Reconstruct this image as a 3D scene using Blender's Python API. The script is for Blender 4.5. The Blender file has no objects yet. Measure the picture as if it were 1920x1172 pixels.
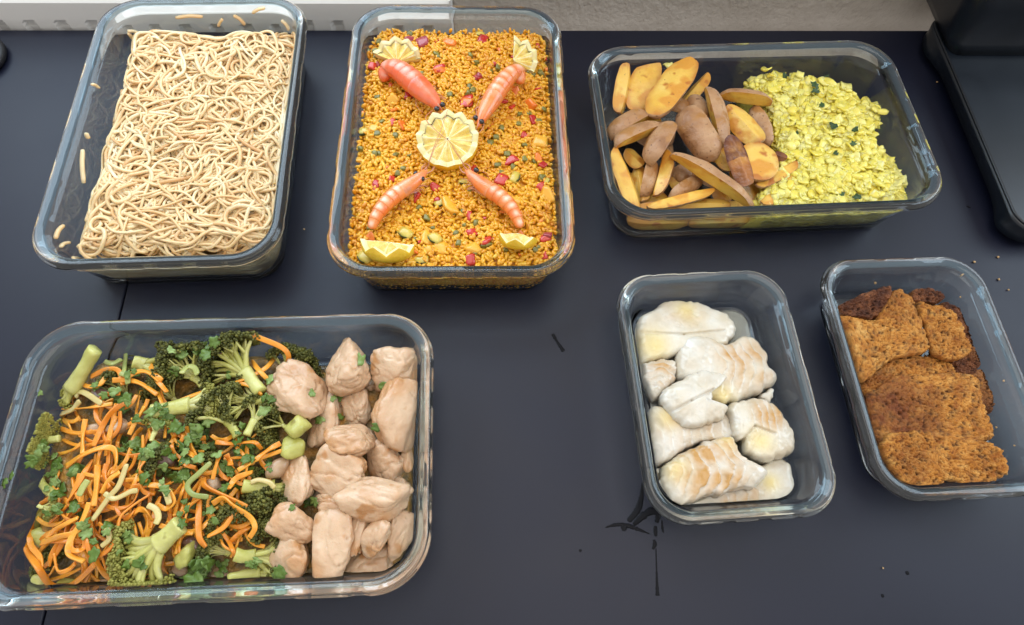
import bpy, bmesh, math, random
import numpy as np
from mathutils import Matrix, Vector
from mathutils.bvhtree import BVHTree

random.seed(7)
RNG = np.random.default_rng(7)
scene = bpy.context.scene
COL = scene.collection
R = math.radians

# ------------------------------------------------------------------ camera
CAM_O = np.array([0.0, 0.0, 0.46602])
CAM_R = np.array([0.99788713, 0.05921369, 0.02673978])
CAM_U = np.array([-0.06497135, 0.90945587, 0.410693])
CAM_W = np.array([0.0, 0.41156257, -0.91138151])
FPX = 1166.288
cam_d = bpy.data.cameras.new('camera')
cam_d.sensor_width = 36.0
cam_d.lens = 36.0 * FPX / 1920.0
cam_d.clip_start = 0.01
cam_d.clip_end = 50
cam = bpy.data.objects.new('camera', cam_d)
COL.objects.link(cam)
m = Matrix.Identity(4)
for i in range(3):
    m[i][0], m[i][1], m[i][2], m[i][3] = CAM_R[i], CAM_U[i], -CAM_W[i], CAM_O[i]
cam.matrix_world = m
scene.camera = cam

# ------------------------------------------------------------------ light of the room
world = bpy.data.worlds.new('World')
scene.world = world
world.use_nodes = True
bg = world.node_tree.nodes['Background']
bg.inputs[0].default_value = (1.0, 0.98, 0.95, 1)
bg.inputs[1].default_value = 0.80


def area(name, loc, target, sx, sy, power, col):
    d = bpy.data.lights.new(name, 'AREA')
    d.shape = 'RECTANGLE'
    d.size, d.size_y, d.energy, d.color = sx, sy, power, col
    o = bpy.data.objects.new(name, d)
    COL.objects.link(o)
    o.location = loc
    o.rotation_euler = (Vector(target) - Vector(loc)).to_track_quat('-Z', 'Y').to_euler()
    return o


# daylight: the window over the radiator, an added light to the right, and the bright ceiling
area('window_light', (-0.45, 0.98, 0.85), (0.0, 0.2, 0.0), 1.4, 0.75, 17.0, (0.66, 0.84, 1.0))
area('side_fill_light', (1.25, 0.50, 0.80), (0.1, 0.25, 0.0), 0.8, 0.7, 8.5, (0.70, 0.86, 1.0))  # added light, no window seen there; gives the rims blue reflections
area('ceiling_light', (0.25, 0.25, 1.9), (0.1, 0.25, 0.0), 1.6, 1.2, 12.0, (1.0, 0.92, 0.82))

scene.view_settings.view_transform = 'Standard'
scene.view_settings.look = 'None'
scene.view_settings.exposure = -0.02
scene.view_settings.gamma = 1.0
scene.view_settings.use_curve_mapping = False
scene.render.engine = 'CYCLES'
cy = scene.cycles
cy.use_denoising = True
cy.max_bounces = 14
cy.transmission_bounces = 14
cy.glossy_bounces = 6
cy.diffuse_bounces = 3
cy.transparent_max_bounces = 8
cy.sample_clamp_indirect = 4.0
cy.caustics_reflective = False
cy.caustics_refractive = True
cy.blur_glossy = 0.3


# ------------------------------------------------------------------ geometry helpers
def at(px, py, z=0.0):
    d = CAM_W + CAM_R * ((px - 960) / FPX) - CAM_U * ((py - 586) / FPX)
    return CAM_O + d * ((z - CAM_O[2]) / d[2])


def mpp(P):                       # metres for one photo pixel at a point
    return float(np.dot(np.asarray(P) - CAM_O, CAM_W)) / FPX


LG_L, LG_W, LG_H = 0.28, 0.1856, 0.0577
SM_L, SM_W, SM_H = 0.1877, 0.1339, 0.0385
DISH = {  # x, y, angle, half x, half y, height
    'noodle': (-0.28265, 0.34208, R(6.28), LG_W / 2, LG_L / 2, LG_H),
    'paella': (-0.05782, 0.35189, R(4.46), LG_W / 2 + .0022, LG_L / 2 + .001, LG_H),
    'potato': (0.19896, 0.37697, R(7.06), LG_L / 2, LG_W / 2 - .001, LG_H),
    'veg': (-0.18600, 0.07586, R(5.63), LG_L / 2, LG_W / 2, LG_H),
    'fish': (0.15459, 0.14622, R(7.33), SM_W / 2, SM_L / 2, SM_H),
    'crumb': (0.31412, 0.17096, R(6.32), SM_W / 2, SM_L / 2, SM_H),
}


def to_local(c, P):
    x, y, th = DISH[c][:3]
    P = np.atleast_2d(P).astype(float)
    dx, dy = P[:, 0] - x, P[:, 1] - y
    C, S = math.cos(th), math.sin(th)
    return np.stack([C * dx + S * dy, -S * dx + C * dy, P[:, 2]], 1)


def to_world(c, P):
    x, y, th = DISH[c][:3]
    P = np.atleast_2d(P).astype(float)
    C, S = math.cos(th), math.sin(th)
    return np.stack([x + C * P[:, 0] - S * P[:, 1], y + S * P[:, 0] + C * P[:, 1], P[:, 2]], 1)


def inset_in(z, H):
    t = np.clip((np.asarray(z) - 0.006) / (H - 0.012), 0, 1)
    low = np.clip((0.0068 - np.asarray(z)) / 0.0028, 0, 1) ** 2 * 0.0028
    return 0.0178 + (0.0102 - 0.0178) * t + low


def clamp_in(c, P, margin=0.001):
    """push points inside the cavity of a dish"""
    hx, hy, H = DISH[c][3:]
    L = to_local(c, P)
    ins = inset_in(L[:, 2], H) + margin
    ax, ay = hx - ins, hy - ins
    rc = 0.022
    L[:, 0] = np.clip(L[:, 0], -ax, ax)
    L[:, 1] = np.clip(L[:, 1], -ay, ay)
    dx, dy = np.abs(L[:, 0]) - (ax - rc), np.abs(L[:, 1]) - (ay - rc)
    k = (dx > 0) & (dy > 0)
    rr = np.sqrt(dx ** 2 + dy ** 2)
    s = np.where(k & (rr > rc), rc / np.maximum(rr, 1e-9), 1)
    L[:, 0] = np.where(k, np.sign(L[:, 0]) * (ax - rc + dx * s), L[:, 0])
    L[:, 1] = np.where(k, np.sign(L[:, 1]) * (ay - rc + dy * s), L[:, 1])
    L[:, 2] = np.maximum(L[:, 2], 0.0046)
    return to_world(c, L)


def on_wall(c, px, py, lift=0.001):
    """where the line of sight first meets the inside wall or floor of a dish"""
    hx, hy, H = DISH[c][3:]
    for z in np.linspace(H, 0.0046, 120):
        P = at(px, py, z)
        L = to_local(c, P)[0]
        ins = float(inset_in(z, H))
        if abs(L[0]) > hx - ins or abs(L[1]) > hy - ins:
            continue
        best = P
    # walk from the floor up: last point that is outside at lower z
    prev = None
    for z in np.linspace(0.0046, H, 160):
        P = at(px, py, z)
        L = to_local(c, P)[0]
        ins = float(inset_in(z, H))
        if abs(L[0]) <= hx - ins and abs(L[1]) <= hy - ins:
            return P + np.array([0, 0, lift])
    return at(px, py, H * .6)


_tab = RNG.random(4096)


def vnoise(P, freq=1.0, seed=0):
    """value noise, P (n,3) -> -1..1"""
    P = np.atleast_2d(P) * freq + seed * 17.31
    I = np.floor(P).astype(np.int64)
    F = P - I
    F = F * F * (3 - 2 * F)
    out = np.zeros(len(P))
    for dx in (0, 1):
        for dy in (0, 1):
            for dz in (0, 1):
                h = ((I[:, 0] + dx) * 73856093 ^ (I[:, 1] + dy) * 19349663 ^ (I[:, 2] + dz) * 83492791) & 4095
                w = (F[:, 0] if dx else 1 - F[:, 0]) * (F[:, 1] if dy else 1 - F[:, 1]) * (F[:, 2] if dz else 1 - F[:, 2])
                out += _tab[h] * w
    return out * 2 - 1


def fbm(P, freq, seed=0, octv=3):
    s, a = 0, 1.0
    for k in range(octv):
        s = s + a * vnoise(P, freq * 2 ** k, seed + k * 3)
        a *= .5
    return s / 1.75


def worley2(XY, cell, seed=0):
    Q = np.asarray(XY)[:, :2] / cell
    I = np.floor(Q).astype(np.int64)
    best = np.full(len(Q), 9.0)
    hid = np.zeros(len(Q))
    for dx in (-1, 0, 1):
        for dy in (-1, 0, 1):
            a = I[:, 0] + dx
            b = I[:, 1] + dy
            h1 = ((a * 73856093) ^ (b * 19349663) ^ (seed * 8349279)) & 4095
            h2 = ((a * 49979687) ^ (b * 67867967) ^ (seed * 122949)) & 4095
            fx, fy = a + _tab[h1], b + _tab[h2]
            d = np.hypot(Q[:, 0] - fx, Q[:, 1] - fy)
            k = d < best
            best = np.where(k, d, best)
            hid = np.where(k, _tab[(h1 + h2) & 4095], hid)
    return best, hid


def mesh_np(name, V, F, mat, smooth=True, attrs=None):
    """V (n,3); F a list of index arrays (tris and/or quads)"""
    if not isinstance(F, list):
        F = [F]
    F = [np.asarray(f, dtype=np.int32) for f in F if len(f)]
    me = bpy.data.meshes.new(name)
    me.vertices.add(len(V))
    me.vertices.foreach_set('co', np.asarray(V, dtype=np.float32).ravel())
    tot = sum(f.size for f in F)
    npoly = sum(len(f) for f in F)
    me.loops.add(tot)
    me.polygons.add(npoly)
    me.loops.foreach_set('vertex_index', np.concatenate([f.ravel() for f in F]))
    st = np.concatenate([np.full(len(f), f.shape[1]) for f in F])
    starts = np.concatenate([[0], np.cumsum(st)[:-1]]).astype(np.int32)
    me.polygons.foreach_set('loop_start', starts)
    me.polygons.foreach_set('use_smooth', np.full(npoly, bool(smooth)))
    for k, v in (attrs or {}).items():
        a = me.attributes.new(k, 'FLOAT', 'POINT')
        a.data.foreach_set('value', np.asarray(v, dtype=np.float32))
    me.update(calc_edges=True)
    me.validate()
    if mat:
        me.materials.append(mat)
    return me


FOOD = {}                                    # dish -> list of (V, F) to drop herbs on


def remember(c, V, F):
    if c:
        FOOD.setdefault(c, []).append((np.asarray(V), [np.asarray(f) for f in (F if isinstance(F, list) else [F])]))


def tag(o, label, cat, group=None, kind=None):
    if label:
        o['label'] = label
    if cat:
        o['category'] = cat
    if group:
        o['group'] = group
    if kind:
        o['kind'] = kind
    return o


def add(name, V, F, mat, parent=None, smooth=True, attrs=None, dish=None, origin=None):
    """one mesh object; V in world coordinates"""
    V = np.asarray(V, float)
    if parent is not None:
        o0 = np.array(parent['_o'])
    elif origin is not None:
        o0 = np.asarray(origin)
    else:
        o0 = np.array([V[:, 0].mean(), V[:, 1].mean(), V[:, 2].min()])
    me = mesh_np(name, V - o0, F, mat, smooth, attrs)
    o = bpy.data.objects.new(name, me)
    COL.objects.link(o)
    if parent is not None:
        o.parent = parent
        base = np.array(parent['_o']) - np.array(parent.get('_p', [0, 0, 0])) if False else None
    else:
        o.location = o0
    o['_o'] = [float(x) for x in o0]
    remember(dish, V, F)
    return o


def empty(name, loc):
    o = bpy.data.objects.new(name, None)
    COL.objects.link(o)
    o.location = loc
    o.empty_display_size = 0.01
    o['_o'] = [float(x) for x in loc]
    return o


def ico(sub):
    bm = bmesh.new()
    bmesh.ops.create_icosphere(bm, subdivisions=sub, radius=1)
    bm.verts.ensure_lookup_table()
    V = np.array([v.co[:] for v in bm.verts])
    F = np.array([[v.index for v in f.verts] for f in bm.faces])
    bm.free()
    return V, F


ICO = {k: ico(k) for k in (1, 2, 3, 4, 5)}


def catmull(P, n, closed=False):
    P = np.asarray(P, float)
    if closed:
        Q = np.vstack([P[-1], P, P[0], P[1]])
        m_ = len(P)
    else:
        Q = np.vstack([2 * P[0] - P[1], P, 2 * P[-1] - P[-2]])
        m_ = len(P) - 1
    t = np.linspace(0, m_, n, endpoint=not closed)
    i = np.minimum(np.floor(t).astype(int), m_ - 1)
    f = (t - i)[:, None]
    a, b, c, d = Q[i], Q[i + 1], Q[i + 2], Q[i + 3]
    return .5 * ((2 * b) + (-a + c) * f + (2 * a - 5 * b + 4 * c - d) * f ** 2 + (-a + 3 * b - 3 * c + d) * f ** 3)


def sweep(path, w, h, sides=6, twist=0.0, power=1.0, ends=0.75, cap=.2):
    """tube of elliptic/boxy section along a path; w,h scalars or arrays"""
    path = np.asarray(path, float)
    n = len(path)
    T = np.gradient(path, axis=0)
    T /= np.linalg.norm(T, axis=1)[:, None] + 1e-12
    up = np.array([0, 0, 1.0]) + 0 * T
    S = np.cross(T, up)
    bad = np.linalg.norm(S, axis=1) < .15
    S[bad] = np.cross(T[bad], np.array([1.0, 0, 0]))
    S /= np.linalg.norm(S, axis=1)[:, None] + 1e-12
    for i in range(1, n):
        if np.dot(S[i], S[i - 1]) < 0:
            S[i] = -S[i]
    N = np.cross(S, T)
    tw = np.broadcast_to(twist, (n,))[:, None]
    S2 = S * np.cos(tw) + N * np.sin(tw)
    N2 = -S * np.sin(tw) + N * np.cos(tw)
    w = np.broadcast_to(w, (n,)).astype(float).copy()
    h = np.broadcast_to(h, (n,)).astype(float).copy()
    w[[0, -1]] *= ends
    h[[0, -1]] *= ends
    a = np.arange(sides) / sides * 2 * np.pi + np.pi / sides
    ca, sa = np.cos(a), np.sin(a)
    ca, sa = np.sign(ca) * np.abs(ca) ** power, np.sign(sa) * np.abs(sa) ** power
    V = path[:, None, :] + S2[:, None, :] * (ca[None, :, None] * w[:, None, None] / 2) + N2[:, None, :] * (sa[None, :, None] * h[:, None, None] / 2)
    V = V.reshape(-1, 3)
    i = np.arange(n - 1)[:, None] * sides
    j = np.arange(sides)[None, :]
    k = (j + 1) % sides
    Q = np.stack([i + j, i + k, i + sides + k, i + sides + j], -1).reshape(-1, 4)
    V = np.vstack([V, path[0] - T[0] * h[0] * cap, path[-1] + T[-1] * h[-1] * cap])
    c0, c1 = n * sides, n * sides + 1
    jj = np.arange(sides)
    kk = (jj + 1) % sides
    T1 = np.stack([np.full(sides, c0), kk, jj], -1)
    T2 = np.stack([np.full(sides, c1), (n - 1) * sides + jj, (n - 1) * sides + kk], -1)
    return V, [Q, np.vstack([T1, T2])]


def merge(parts):
    Vs, Qs, Ts, off = [], [], [], 0
    for V, F in parts:
        for f in (F if isinstance(F, list) else [F]):
            f = np.asarray(f)
            if len(f):
                (Qs if f.shape[1] == 4 else Ts).append(f + off)
        Vs.append(V)
        off += len(V)
    out = []
    if Ts:
        out.append(np.vstack(Ts))
    if Qs:
        out.append(np.vstack(Qs))
    return np.vstack(Vs), out


def frame(axis, up=(0, 0, 1), roll=0.0):
    x = np.asarray(axis, float)
    x = x / np.linalg.norm(x)
    y = np.cross(up, x)
    y /= np.linalg.norm(y) + 1e-12
    z = np.cross(x, y)
    c, s = math.cos(roll), math.sin(roll)
    return np.stack([x, c * y + s * z, -s * y + c * z], 0)      # rows


# ------------------------------------------------------------------ materials
def ramp_node(nt, stops, fac):
    r = nt.nodes.new('ShaderNodeValToRGB')
    el = r.color_ramp.elements
    while len(el) < len(stops):
        el.new(0.5)
    for e, (p, c) in zip(el, stops):
        e.position = p
        e.color = (*c, 1)
    nt.links.new(fac, r.inputs[0])
    return r.outputs[0]


def material(name, ramp, nscale=120, rnd=0.35, rough=0.45, sss=0.0, sss_scale=0.004, sss_col=(1, .5, .25), bump=None,
             tone=None, spots=None, coat=0.0, spec=0.5, detail=3, contrast=1.0, rough_var=0.0, trans=0.0, stretch=None):
    mt = bpy.data.materials.new(name)
    mt.use_nodes = True
    nt = mt.node_tree
    N, L = nt.nodes, nt.links
    b = N['Principled BSDF']
    tc = N.new('ShaderNodeTexCoord')
    oi = N.new('ShaderNodeObjectInfo')
    ge = N.new('ShaderNodeNewGeometry')
    mul = N.new('ShaderNodeMath')
    mul.operation = 'MULTIPLY'
    mul.inputs[1].default_value = 37.0
    L.new(oi.outputs['Random'], mul.inputs[0])
    vm = N.new('ShaderNodeVectorMath')
    vm.operation = 'ADD'
    L.new(tc.outputs['Object'], vm.inputs[0])
    L.new(mul.outputs[0], vm.inputs[1])
    vec = vm.outputs[0]
    if stretch:
        sm = N.new('ShaderNodeVectorMath')
        sm.operation = 'MULTIPLY'
        sm.inputs[1].default_value = stretch
        L.new(vec, sm.inputs[0])
        vec = sm.outputs[0]
    nz = N.new('ShaderNodeTexNoise')
    nz.inputs['Scale'].default_value = nscale
    nz.inputs['Detail'].default_value = detail
    L.new(vec, nz.inputs['Vector'])
    ra = N.new('ShaderNodeMath')
    ra.operation = 'ADD'
    L.new(ge.outputs['Random Per Island'], ra.inputs[0])
    L.new(oi.outputs['Random'], ra.inputs[1])
    fr = N.new('ShaderNodeMath')
    fr.operation = 'FRACT'
    L.new(ra.outputs[0], fr.inputs[0])
    con = N.new('ShaderNodeMapRange')
    con.inputs['From Min'].default_value = .5 - .25 / contrast
    con.inputs['From Max'].default_value = .5 + .25 / contrast
    L.new(nz.outputs['Fac'], con.inputs['Value'])
    mx = N.new('ShaderNodeMix')
    mx.data_type = 'FLOAT'
    mx.inputs[0].default_value = rnd
    L.new(con.outputs[0], mx.inputs[2])
    L.new(fr.outputs[0], mx.inputs[3])
    col = ramp_node(nt, ramp, mx.outputs[0])

    def mixc(fac, a, bcol):
        q = N.new('ShaderNodeMix')
        q.data_type = 'RGBA'
        L.new(fac, q.inputs[0])
        L.new(a, q.inputs[6])
        if isinstance(bcol, tuple):
            q.inputs[7].default_value = (*bcol, 1)
        else:
            L.new(bcol, q.inputs[7])
        return q.outputs[2]
    if tone:                                   # list of (attribute, colour)
        for an, c in tone:
            a = N.new('ShaderNodeAttribute')
            a.attribute_name = an
            col = mixc(a.outputs['Fac'], col, c)
    if spots:                                  # (scale, threshold, colour)
        for sc, th, c in spots:
            n2 = N.new('ShaderNodeTexNoise')
            n2.inputs['Scale'].default_value = sc
            n2.inputs['Detail'].default_value = 2
            L.new(vec, n2.inputs['Vector'])
            mr = N.new('ShaderNodeMapRange')
            mr.inputs['From Min'].default_value = th
            mr.inputs['From Max'].default_value = th + .08
            L.new(n2.outputs['Fac'], mr.inputs['Value'])
            col = mixc(mr.outputs[0], col, c)
    L.new(col, b.inputs['Base Color'])
    b.inputs['Roughness'].default_value = rough
    if rough_var:
        mr = N.new('ShaderNodeMapRange')
        mr.inputs['To Min'].default_value = rough - rough_var
        mr.inputs['To Max'].default_value = rough + rough_var
        L.new(nz.outputs['Fac'], mr.inputs['Value'])
        L.new(mr.outputs[0], b.inputs['Roughness'])
    b.inputs['Specular IOR Level'].default_value = spec
    if sss:
        b.inputs['Subsurface Weight'].default_value = sss
        b.inputs['Subsurface Scale'].default_value = sss_scale
        b.inputs['Subsurface Radius'].default_value = sss_col
    if coat:
        b.inputs['Coat Weight'].default_value = coat
        b.inputs['Coat Roughness'].default_value = .15
    if trans:
        b.inputs['Transmission Weight'].default_value = trans
    if bump:
        for bs, bd in (bump if isinstance(bump, list) else [bump]):
            n3 = N.new('ShaderNodeTexNoise')
            n3.inputs['Scale'].default_value = bs
            n3.inputs['Detail'].default_value = 4
            L.new(vec, n3.inputs['Vector'])
            bp = N.new('ShaderNodeBump')
            bp.inputs['Distance'].default_value = bd
            bp.inputs['Strength'].default_value = 1
            if b.inputs['Normal'].is_linked:
                L.new(b.inputs['Normal'].links[0].from_socket, bp.inputs['Normal'])
            L.new(n3.outputs['Fac'], bp.inputs['Height'])
            L.new(bp.outputs[0], b.inputs['Normal'])
    return mt


def glass_mat(name='dish_glass', col=(0.93, 0.975, 0.985, 1), tr=1.0, rough=0.0):
    mt = bpy.data.materials.new(name)
    mt.use_nodes = True
    b = mt.node_tree.nodes['Principled BSDF']
    b.inputs['Base Color'].default_value = col
    b.inputs['Transmission Weight'].default_value = tr
    b.inputs['Roughness'].default_value = rough
    b.inputs['IOR'].default_value = 1.48
    if name == 'dish_glass':                  # greasy wipe marks
        nt = mt.node_tree
        tc = nt.nodes.new('ShaderNodeTexCoord')
        nz = nt.nodes.new('ShaderNodeTexNoise')
        nz.inputs['Scale'].default_value = 28
        nz.inputs['Detail'].default_value = 5
        nz.inputs['Distortion'].default_value = 1.2
        mr = nt.nodes.new('ShaderNodeMapRange')
        mr.inputs['From Min'].default_value = .52
        mr.inputs['From Max'].default_value = .72
        mr.inputs['To Max'].default_value = .10
        nt.links.new(tc.outputs['Object'], nz.inputs['Vector'])
        nt.links.new(nz.outputs['Fac'], mr.inputs['Value'])
        nt.links.new(mr.outputs[0], b.inputs['Roughness'])
    return mt


M = {}
M['glass'] = glass_mat()
M['rim_glass_lightened'] = glass_mat('rim_glass_lightened', (.95, .975, .985, 1), .976, .0)          # thick moulded rim, made milky to paint in pale highlights
M['edge_glass_sky_tint'] = glass_mat('edge_glass_sky_tint', (.56, .83, .95, 1), .968, .0)        # inner shoulder: blue tint paints in the sky reflection
M['table'] = material('table_laminate', [(0, (.0050, .0065, .0170)), (1, (.0070, .0085, .021))], 9, 0, rough=.45, spec=.36, bump=(1500, .00002), rough_var=.13, detail=8)
M['seam'] = material('seam_dark', [(0, (.002, .002, .002)), (1, (.004, .004, .004))], rough=.8, spec=.1)
M['wall'] = material('wall_plaster', [(0, (.47, .42, .37)), (1, (.55, .50, .45))], 30, 0, rough=.85, spec=.2, bump=[(140, .0022), (420, .0006)], detail=5)
M['white_metal'] = material('white_enamel', [(0, (.84, .82, .79)), (1, (.88, .86, .83))], 12, 0, rough=.4, spec=.4, bump=(300, .0001))
M['floor'] = material('floor_board', [(0, (.42, .36, .30)), (1, (.5, .44, .38))], 8, 0, rough=.6)
M['black_plastic'] = material('black_plastic', [(0, (.004, .0065, .011)), (1, (.006, .009, .015))], 40, 0, rough=.34, spec=.5, bump=(900, .00003), rough_var=.05)
M['cable'] = material('cable_rubber', [(0, (.006, .006, .008)), (1, (.012, .012, .014))], 90, 0, rough=.5)
M['noodle'] = material('noodle', [(0, (.58, .31, .12)), (.3, (.74, .48, .23)), (.62, (.82, .61, .345)), (1, (.88, .73, .49))], 18, .5, rough=.36, sss=.4, sss_scale=.003, sss_col=(1, .7, .35), bump=(700, .0002), contrast=1.2)
M['rice'] = material('rice_saffron', [(0, (.62, .22, .008)), (.35, (.80, .36, .014)), (.75, (.86, .46, .03)), (1, (.90, .58, .08))], 22, .6, rough=.27, sss=.2, sss_scale=.003, sss_col=(1, .5, .1), contrast=1.2, coat=.25)
M['rice_bed'] = material('rice_bed', [(0, (.58, .22, .012)), (1, (.74, .33, .02))], 90, 0, rough=.4, bump=(500, .001))
M['red_pepper'] = material('red_pepper', [(0, (.42, .012, .012)), (1, (.62, .05, .02))], 90, .6, rough=.25, sss=.2, sss_col=(1, .15, .08), coat=.3)
M['purple_pepper'] = material('purple_pepper', [(0, (.30, .03, .05)), (1, (.38, .05, .06))], 90, .4, rough=.3, coat=.3, spots=[(200, .6, (.45, .08, .06))])
M['orange_veg'] = material('orange_veg', [(0, (.78, .16, .015)), (1, (.85, .27, .03))], 90, .6, rough=.3, sss=.2, sss_col=(1, .3, .08), coat=.2)
M['yellow_veg'] = material('yellow_veg', [(0, (.80, .36, .02)), (1, (.85, .48, .06))], 90, .5, rough=.3, sss=.25, coat=.2)
M['pea'] = material('pea', [(0, (.13, .12, .018)), (1, (.25, .22, .04))], 200, .6, rough=.35, sss=.2, coat=.2, bump=(400, .0006))
M['zucchini'] = material('zucchini_flesh', [(0, (.58, .42, .05)), (1, (.68, .54, .12))], 150, .4, rough=.3, sss=.3, coat=.2)
M['green_skin'] = material('green_skin', [(0, (.02, .035, .008)), (1, (.06, .08, .02))], 200, .3, rough=.35)
M['shrimp'] = material('shrimp_shell', [(0, (.78, .15, .025)), (.5, (.83, .23, .05)), (1, (.86, .31, .09))], 70, .1, rough=.24, sss=.15, sss_scale=.004, sss_col=(1, .35, .2), coat=.4, tone=[('tone', (.92, .66, .50)), ('dark', (.36, .20, .17))], bump=(600, .0002))
M['shrimp_red'] = material('shrimp_shell_red', [(0, (.78, .085, .02)), (.5, (.82, .14, .04)), (1, (.82, .21, .10))], 70, .1, rough=.24, sss=.15, sss_scale=.004, sss_col=(1, .35, .2), coat=.4, tone=[('tone', (.88, .45, .33)), ('dark', (.48, .17, .15))], bump=(600, .0002))
M['shrimp_thin'] = material('shrimp_feeler', [(0, (.50, .17, .07)), (1, (.66, .30, .18))], 90, .4, rough=.35, sss=.1)
M['eye'] = material('shrimp_eye', [(0, (.006, .005, .008)), (1, (.02, .016, .02))], 90, 0, rough=.12, coat=.5)
M['lemon_rind'] = material('lemon_rind', [(0, (.80, .46, .015)), (1, (.88, .60, .05))], 60, 0, rough=.35, sss=.2, bump=(500, .0006), coat=.2)
M['lemon_pith'] = material('lemon_pith', [(0, (.84, .72, .32)), (1, (.90, .84, .52))], 90, 0, rough=.5, sss=.3, sss_col=(1, .8, .4), bump=(400, .0004))
M['lemon_pulp'] = material('lemon_pulp', [(0, (.74, .50, .08)), (.6, (.82, .64, .20)), (1, (.88, .78, .40))], 160, 0, rough=.18, sss=.35, sss_col=(1, .8, .3), coat=.4, tone=[('tone', (.90, .82, .52))], bump=(350, .0012))
M['potato_skin'] = material('potato_skin', [(0, (.25, .105, .035)), (.35, (.42, .22, .105)), (.7, (.52, .31, .165)), (1, (.60, .40, .25))], 45, .25, rough=.42, sss=.05, bump=[(110, .0013), (420, .0006)], spots=[(420, .64, (.15, .07, .035)), (60, .55, (.40, .19, .06))], contrast=1.2)
M['potato_flesh'] = material('potato_flesh', [(0, (.64, .28, .03)), (.3, (.77, .45, .065)), (.7, (.81, .54, .115)), (1, (.84, .61, .20))], 42, .25, rough=.42, sss=.15, sss_col=(1, .6, .2), bump=(200, .0008), tone=[('tone', (.48, .16, .022))], spots=[(48, .50, (.68, .31, .04)), (80, .62, (.48, .16, .02)), (420, .70, (.24, .10, .03))], coat=.25)
M['potato_burnt'] = material('potato_burnt', [(0, (.10, .03, .015)), (.5, (.42, .15, .03)), (1, (.62, .30, .06))], 40, .1, rough=.35, bump=(200, .0012), tone=[('tone', (.12, .03, .015))], coat=.3)
M['leek'] = material('leek', [(0, (.80, .61, .06)), (.4, (.86, .72, .13)), (.8, (.88, .78, .24)), (1, (.90, .84, .44))], 60, .6, rough=.26, sss=.45, sss_col=(1, .85, .25), coat=.25, bump=(300, .0004))
M['leek_bed'] = material('leek_bed', [(0, (.74, .58, .06)), (1, (.84, .70, .13))], 120, 0, rough=.4, sss=.2, bump=(350, .002))
M['herb'] = material('herb_leaf', [(0, (.05, .10, .010)), (.5, (.115, .19, .03)), (1, (.30, .40, .13))], 160, .6, rough=.38, spec=.4, bump=(500, .0003))
M['herb_dark'] = material('herb_dark', [(0, (.018, .045, .010)), (1, (.05, .11, .03))], 160, .5, rough=.4)
M['carrot'] = material('carrot', [(0, (.66, .20, .02)), (.45, (.82, .30, .025)), (1, (.88, .42, .05))], 50, .6, rough=.33, sss=.25, sss_col=(1, .4, .1), coat=.15, bump=(300, .0004), spots=[(150, .68, (.60, .30, .09))])
M['onion'] = material('pale_strip', [(0, (.50, .38, .14)), (1, (.68, .58, .24))], 80, .5, rough=.3, sss=.3, coat=.2)
M['green_strip'] = material('green_strip', [(0, (.20, .25, .06)), (.6, (.42, .44, .13)), (1, (.52, .50, .18))], 60, .5, rough=.35, sss=.2, coat=.2)
M['mushroom'] = material('mushroom', [(0, (.28, .16, .085)), (.5, (.46, .30, .175)), (1, (.60, .44, .28))], 70, .5, rough=.33, sss=.2, coat=.2, bump=(250, .0006))
M['mushroom_dark'] = material('mushroom_dark', [(0, (.05, .028, .018)), (1, (.24, .14, .10))], 70, .4, rough=.3, coat=.3, bump=(250, .0006))
M['veg_bed'] = material('veg_bed', [(0, (.06, .045, .012)), (.5, (.20, .12, .03)), (1, (.45, .22, .04))], 110, 0, rough=.4, bump=(250, .003), contrast=1.6)
M['broc_stem'] = material('broccoli_stem', [(0, (.34, .33, .06)), (.45, (.50, .48, .13)), (1, (.64, .62, .26))], 70, .35, rough=.36, sss=.25, sss_col=(.7, .8, .2), coat=.12, bump=(220, .0006), spots=[(90, .68, (.28, .24, .05))])
M['broc_bud'] = material('broccoli_bud', [(0, (.030, .034, .008)), (.5, (.085, .088, .016)), (.85, (.19, .18, .035)), (1, (.36, .33, .08))], 60, .55, rough=.5, spec=.3)
M['broc_bud_pale'] = material('broccoli_bud_pale', [(0, (.12, .12, .02)), (.5, (.25, .235, .045)), (1, (.42, .39, .10))], 60, .55, rough=.5, spec=.3)
M['chicken'] = material('chicken', [(0, (.46, .245, .115)), (.35, (.585, .375, .225)), (.75, (.655, .455, .295)), (1, (.75, .585, .43))], 40, .2, rough=.33, sss=.3, sss_scale=.005, sss_col=(1, .5, .3), bump=[(90, .0010), (300, .0007)], spots=[(28, .56, (.56, .31, .15)), (70, .62, (.50, .25, .10)), (700, .76, (.30, .17, .10))], coat=.12, contrast=1.1)
M['fish'] = material('fish_flesh', [(0, (.52, .42, .29)), (.45, (.63, .57, .47)), (1, (.71, .69, .64))], 55, .1, rough=.26, sss=.4, sss_scale=.005, sss_col=(1, .8, .6), coat=.6, bump=[(220, .0006), (60, .001)], tone=[('cream', (.72, .58, .25)), ('tone', (.50, .265, .065))])
M['crumb_gold'] = material('crumb_gold', [(0, (.34, .11, .016)), (.45, (.54, .215, .034)), (.8, (.63, .28, .055)), (1, (.70, .37, .10))], 130, .1, rough=.6, spec=.3, tone=[('light', (.78, .46, .14)), ('tone', (.20, .055, .014)), ('pit', (.09, .028, .009))], bump=[(900, .0012), (300, .0010)], contrast=1.5, spots=[(260, .70, (.15, .07, .025))])  # 'pit' colour is shade painted into the crevices
M['crumb_dark'] = material('crumb_dark', [(0, (.06, .018, .009)), (.5, (.15, .05, .02)), (1, (.28, .105, .04))], 130, .1, rough=.6, spec=.3, tone=[('tone', (.36, .15, .045)), ('pit', (.03, .01, .006))], bump=(900, .0007), contrast=1.3)  # 'pit' paints crevice shade here too
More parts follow.
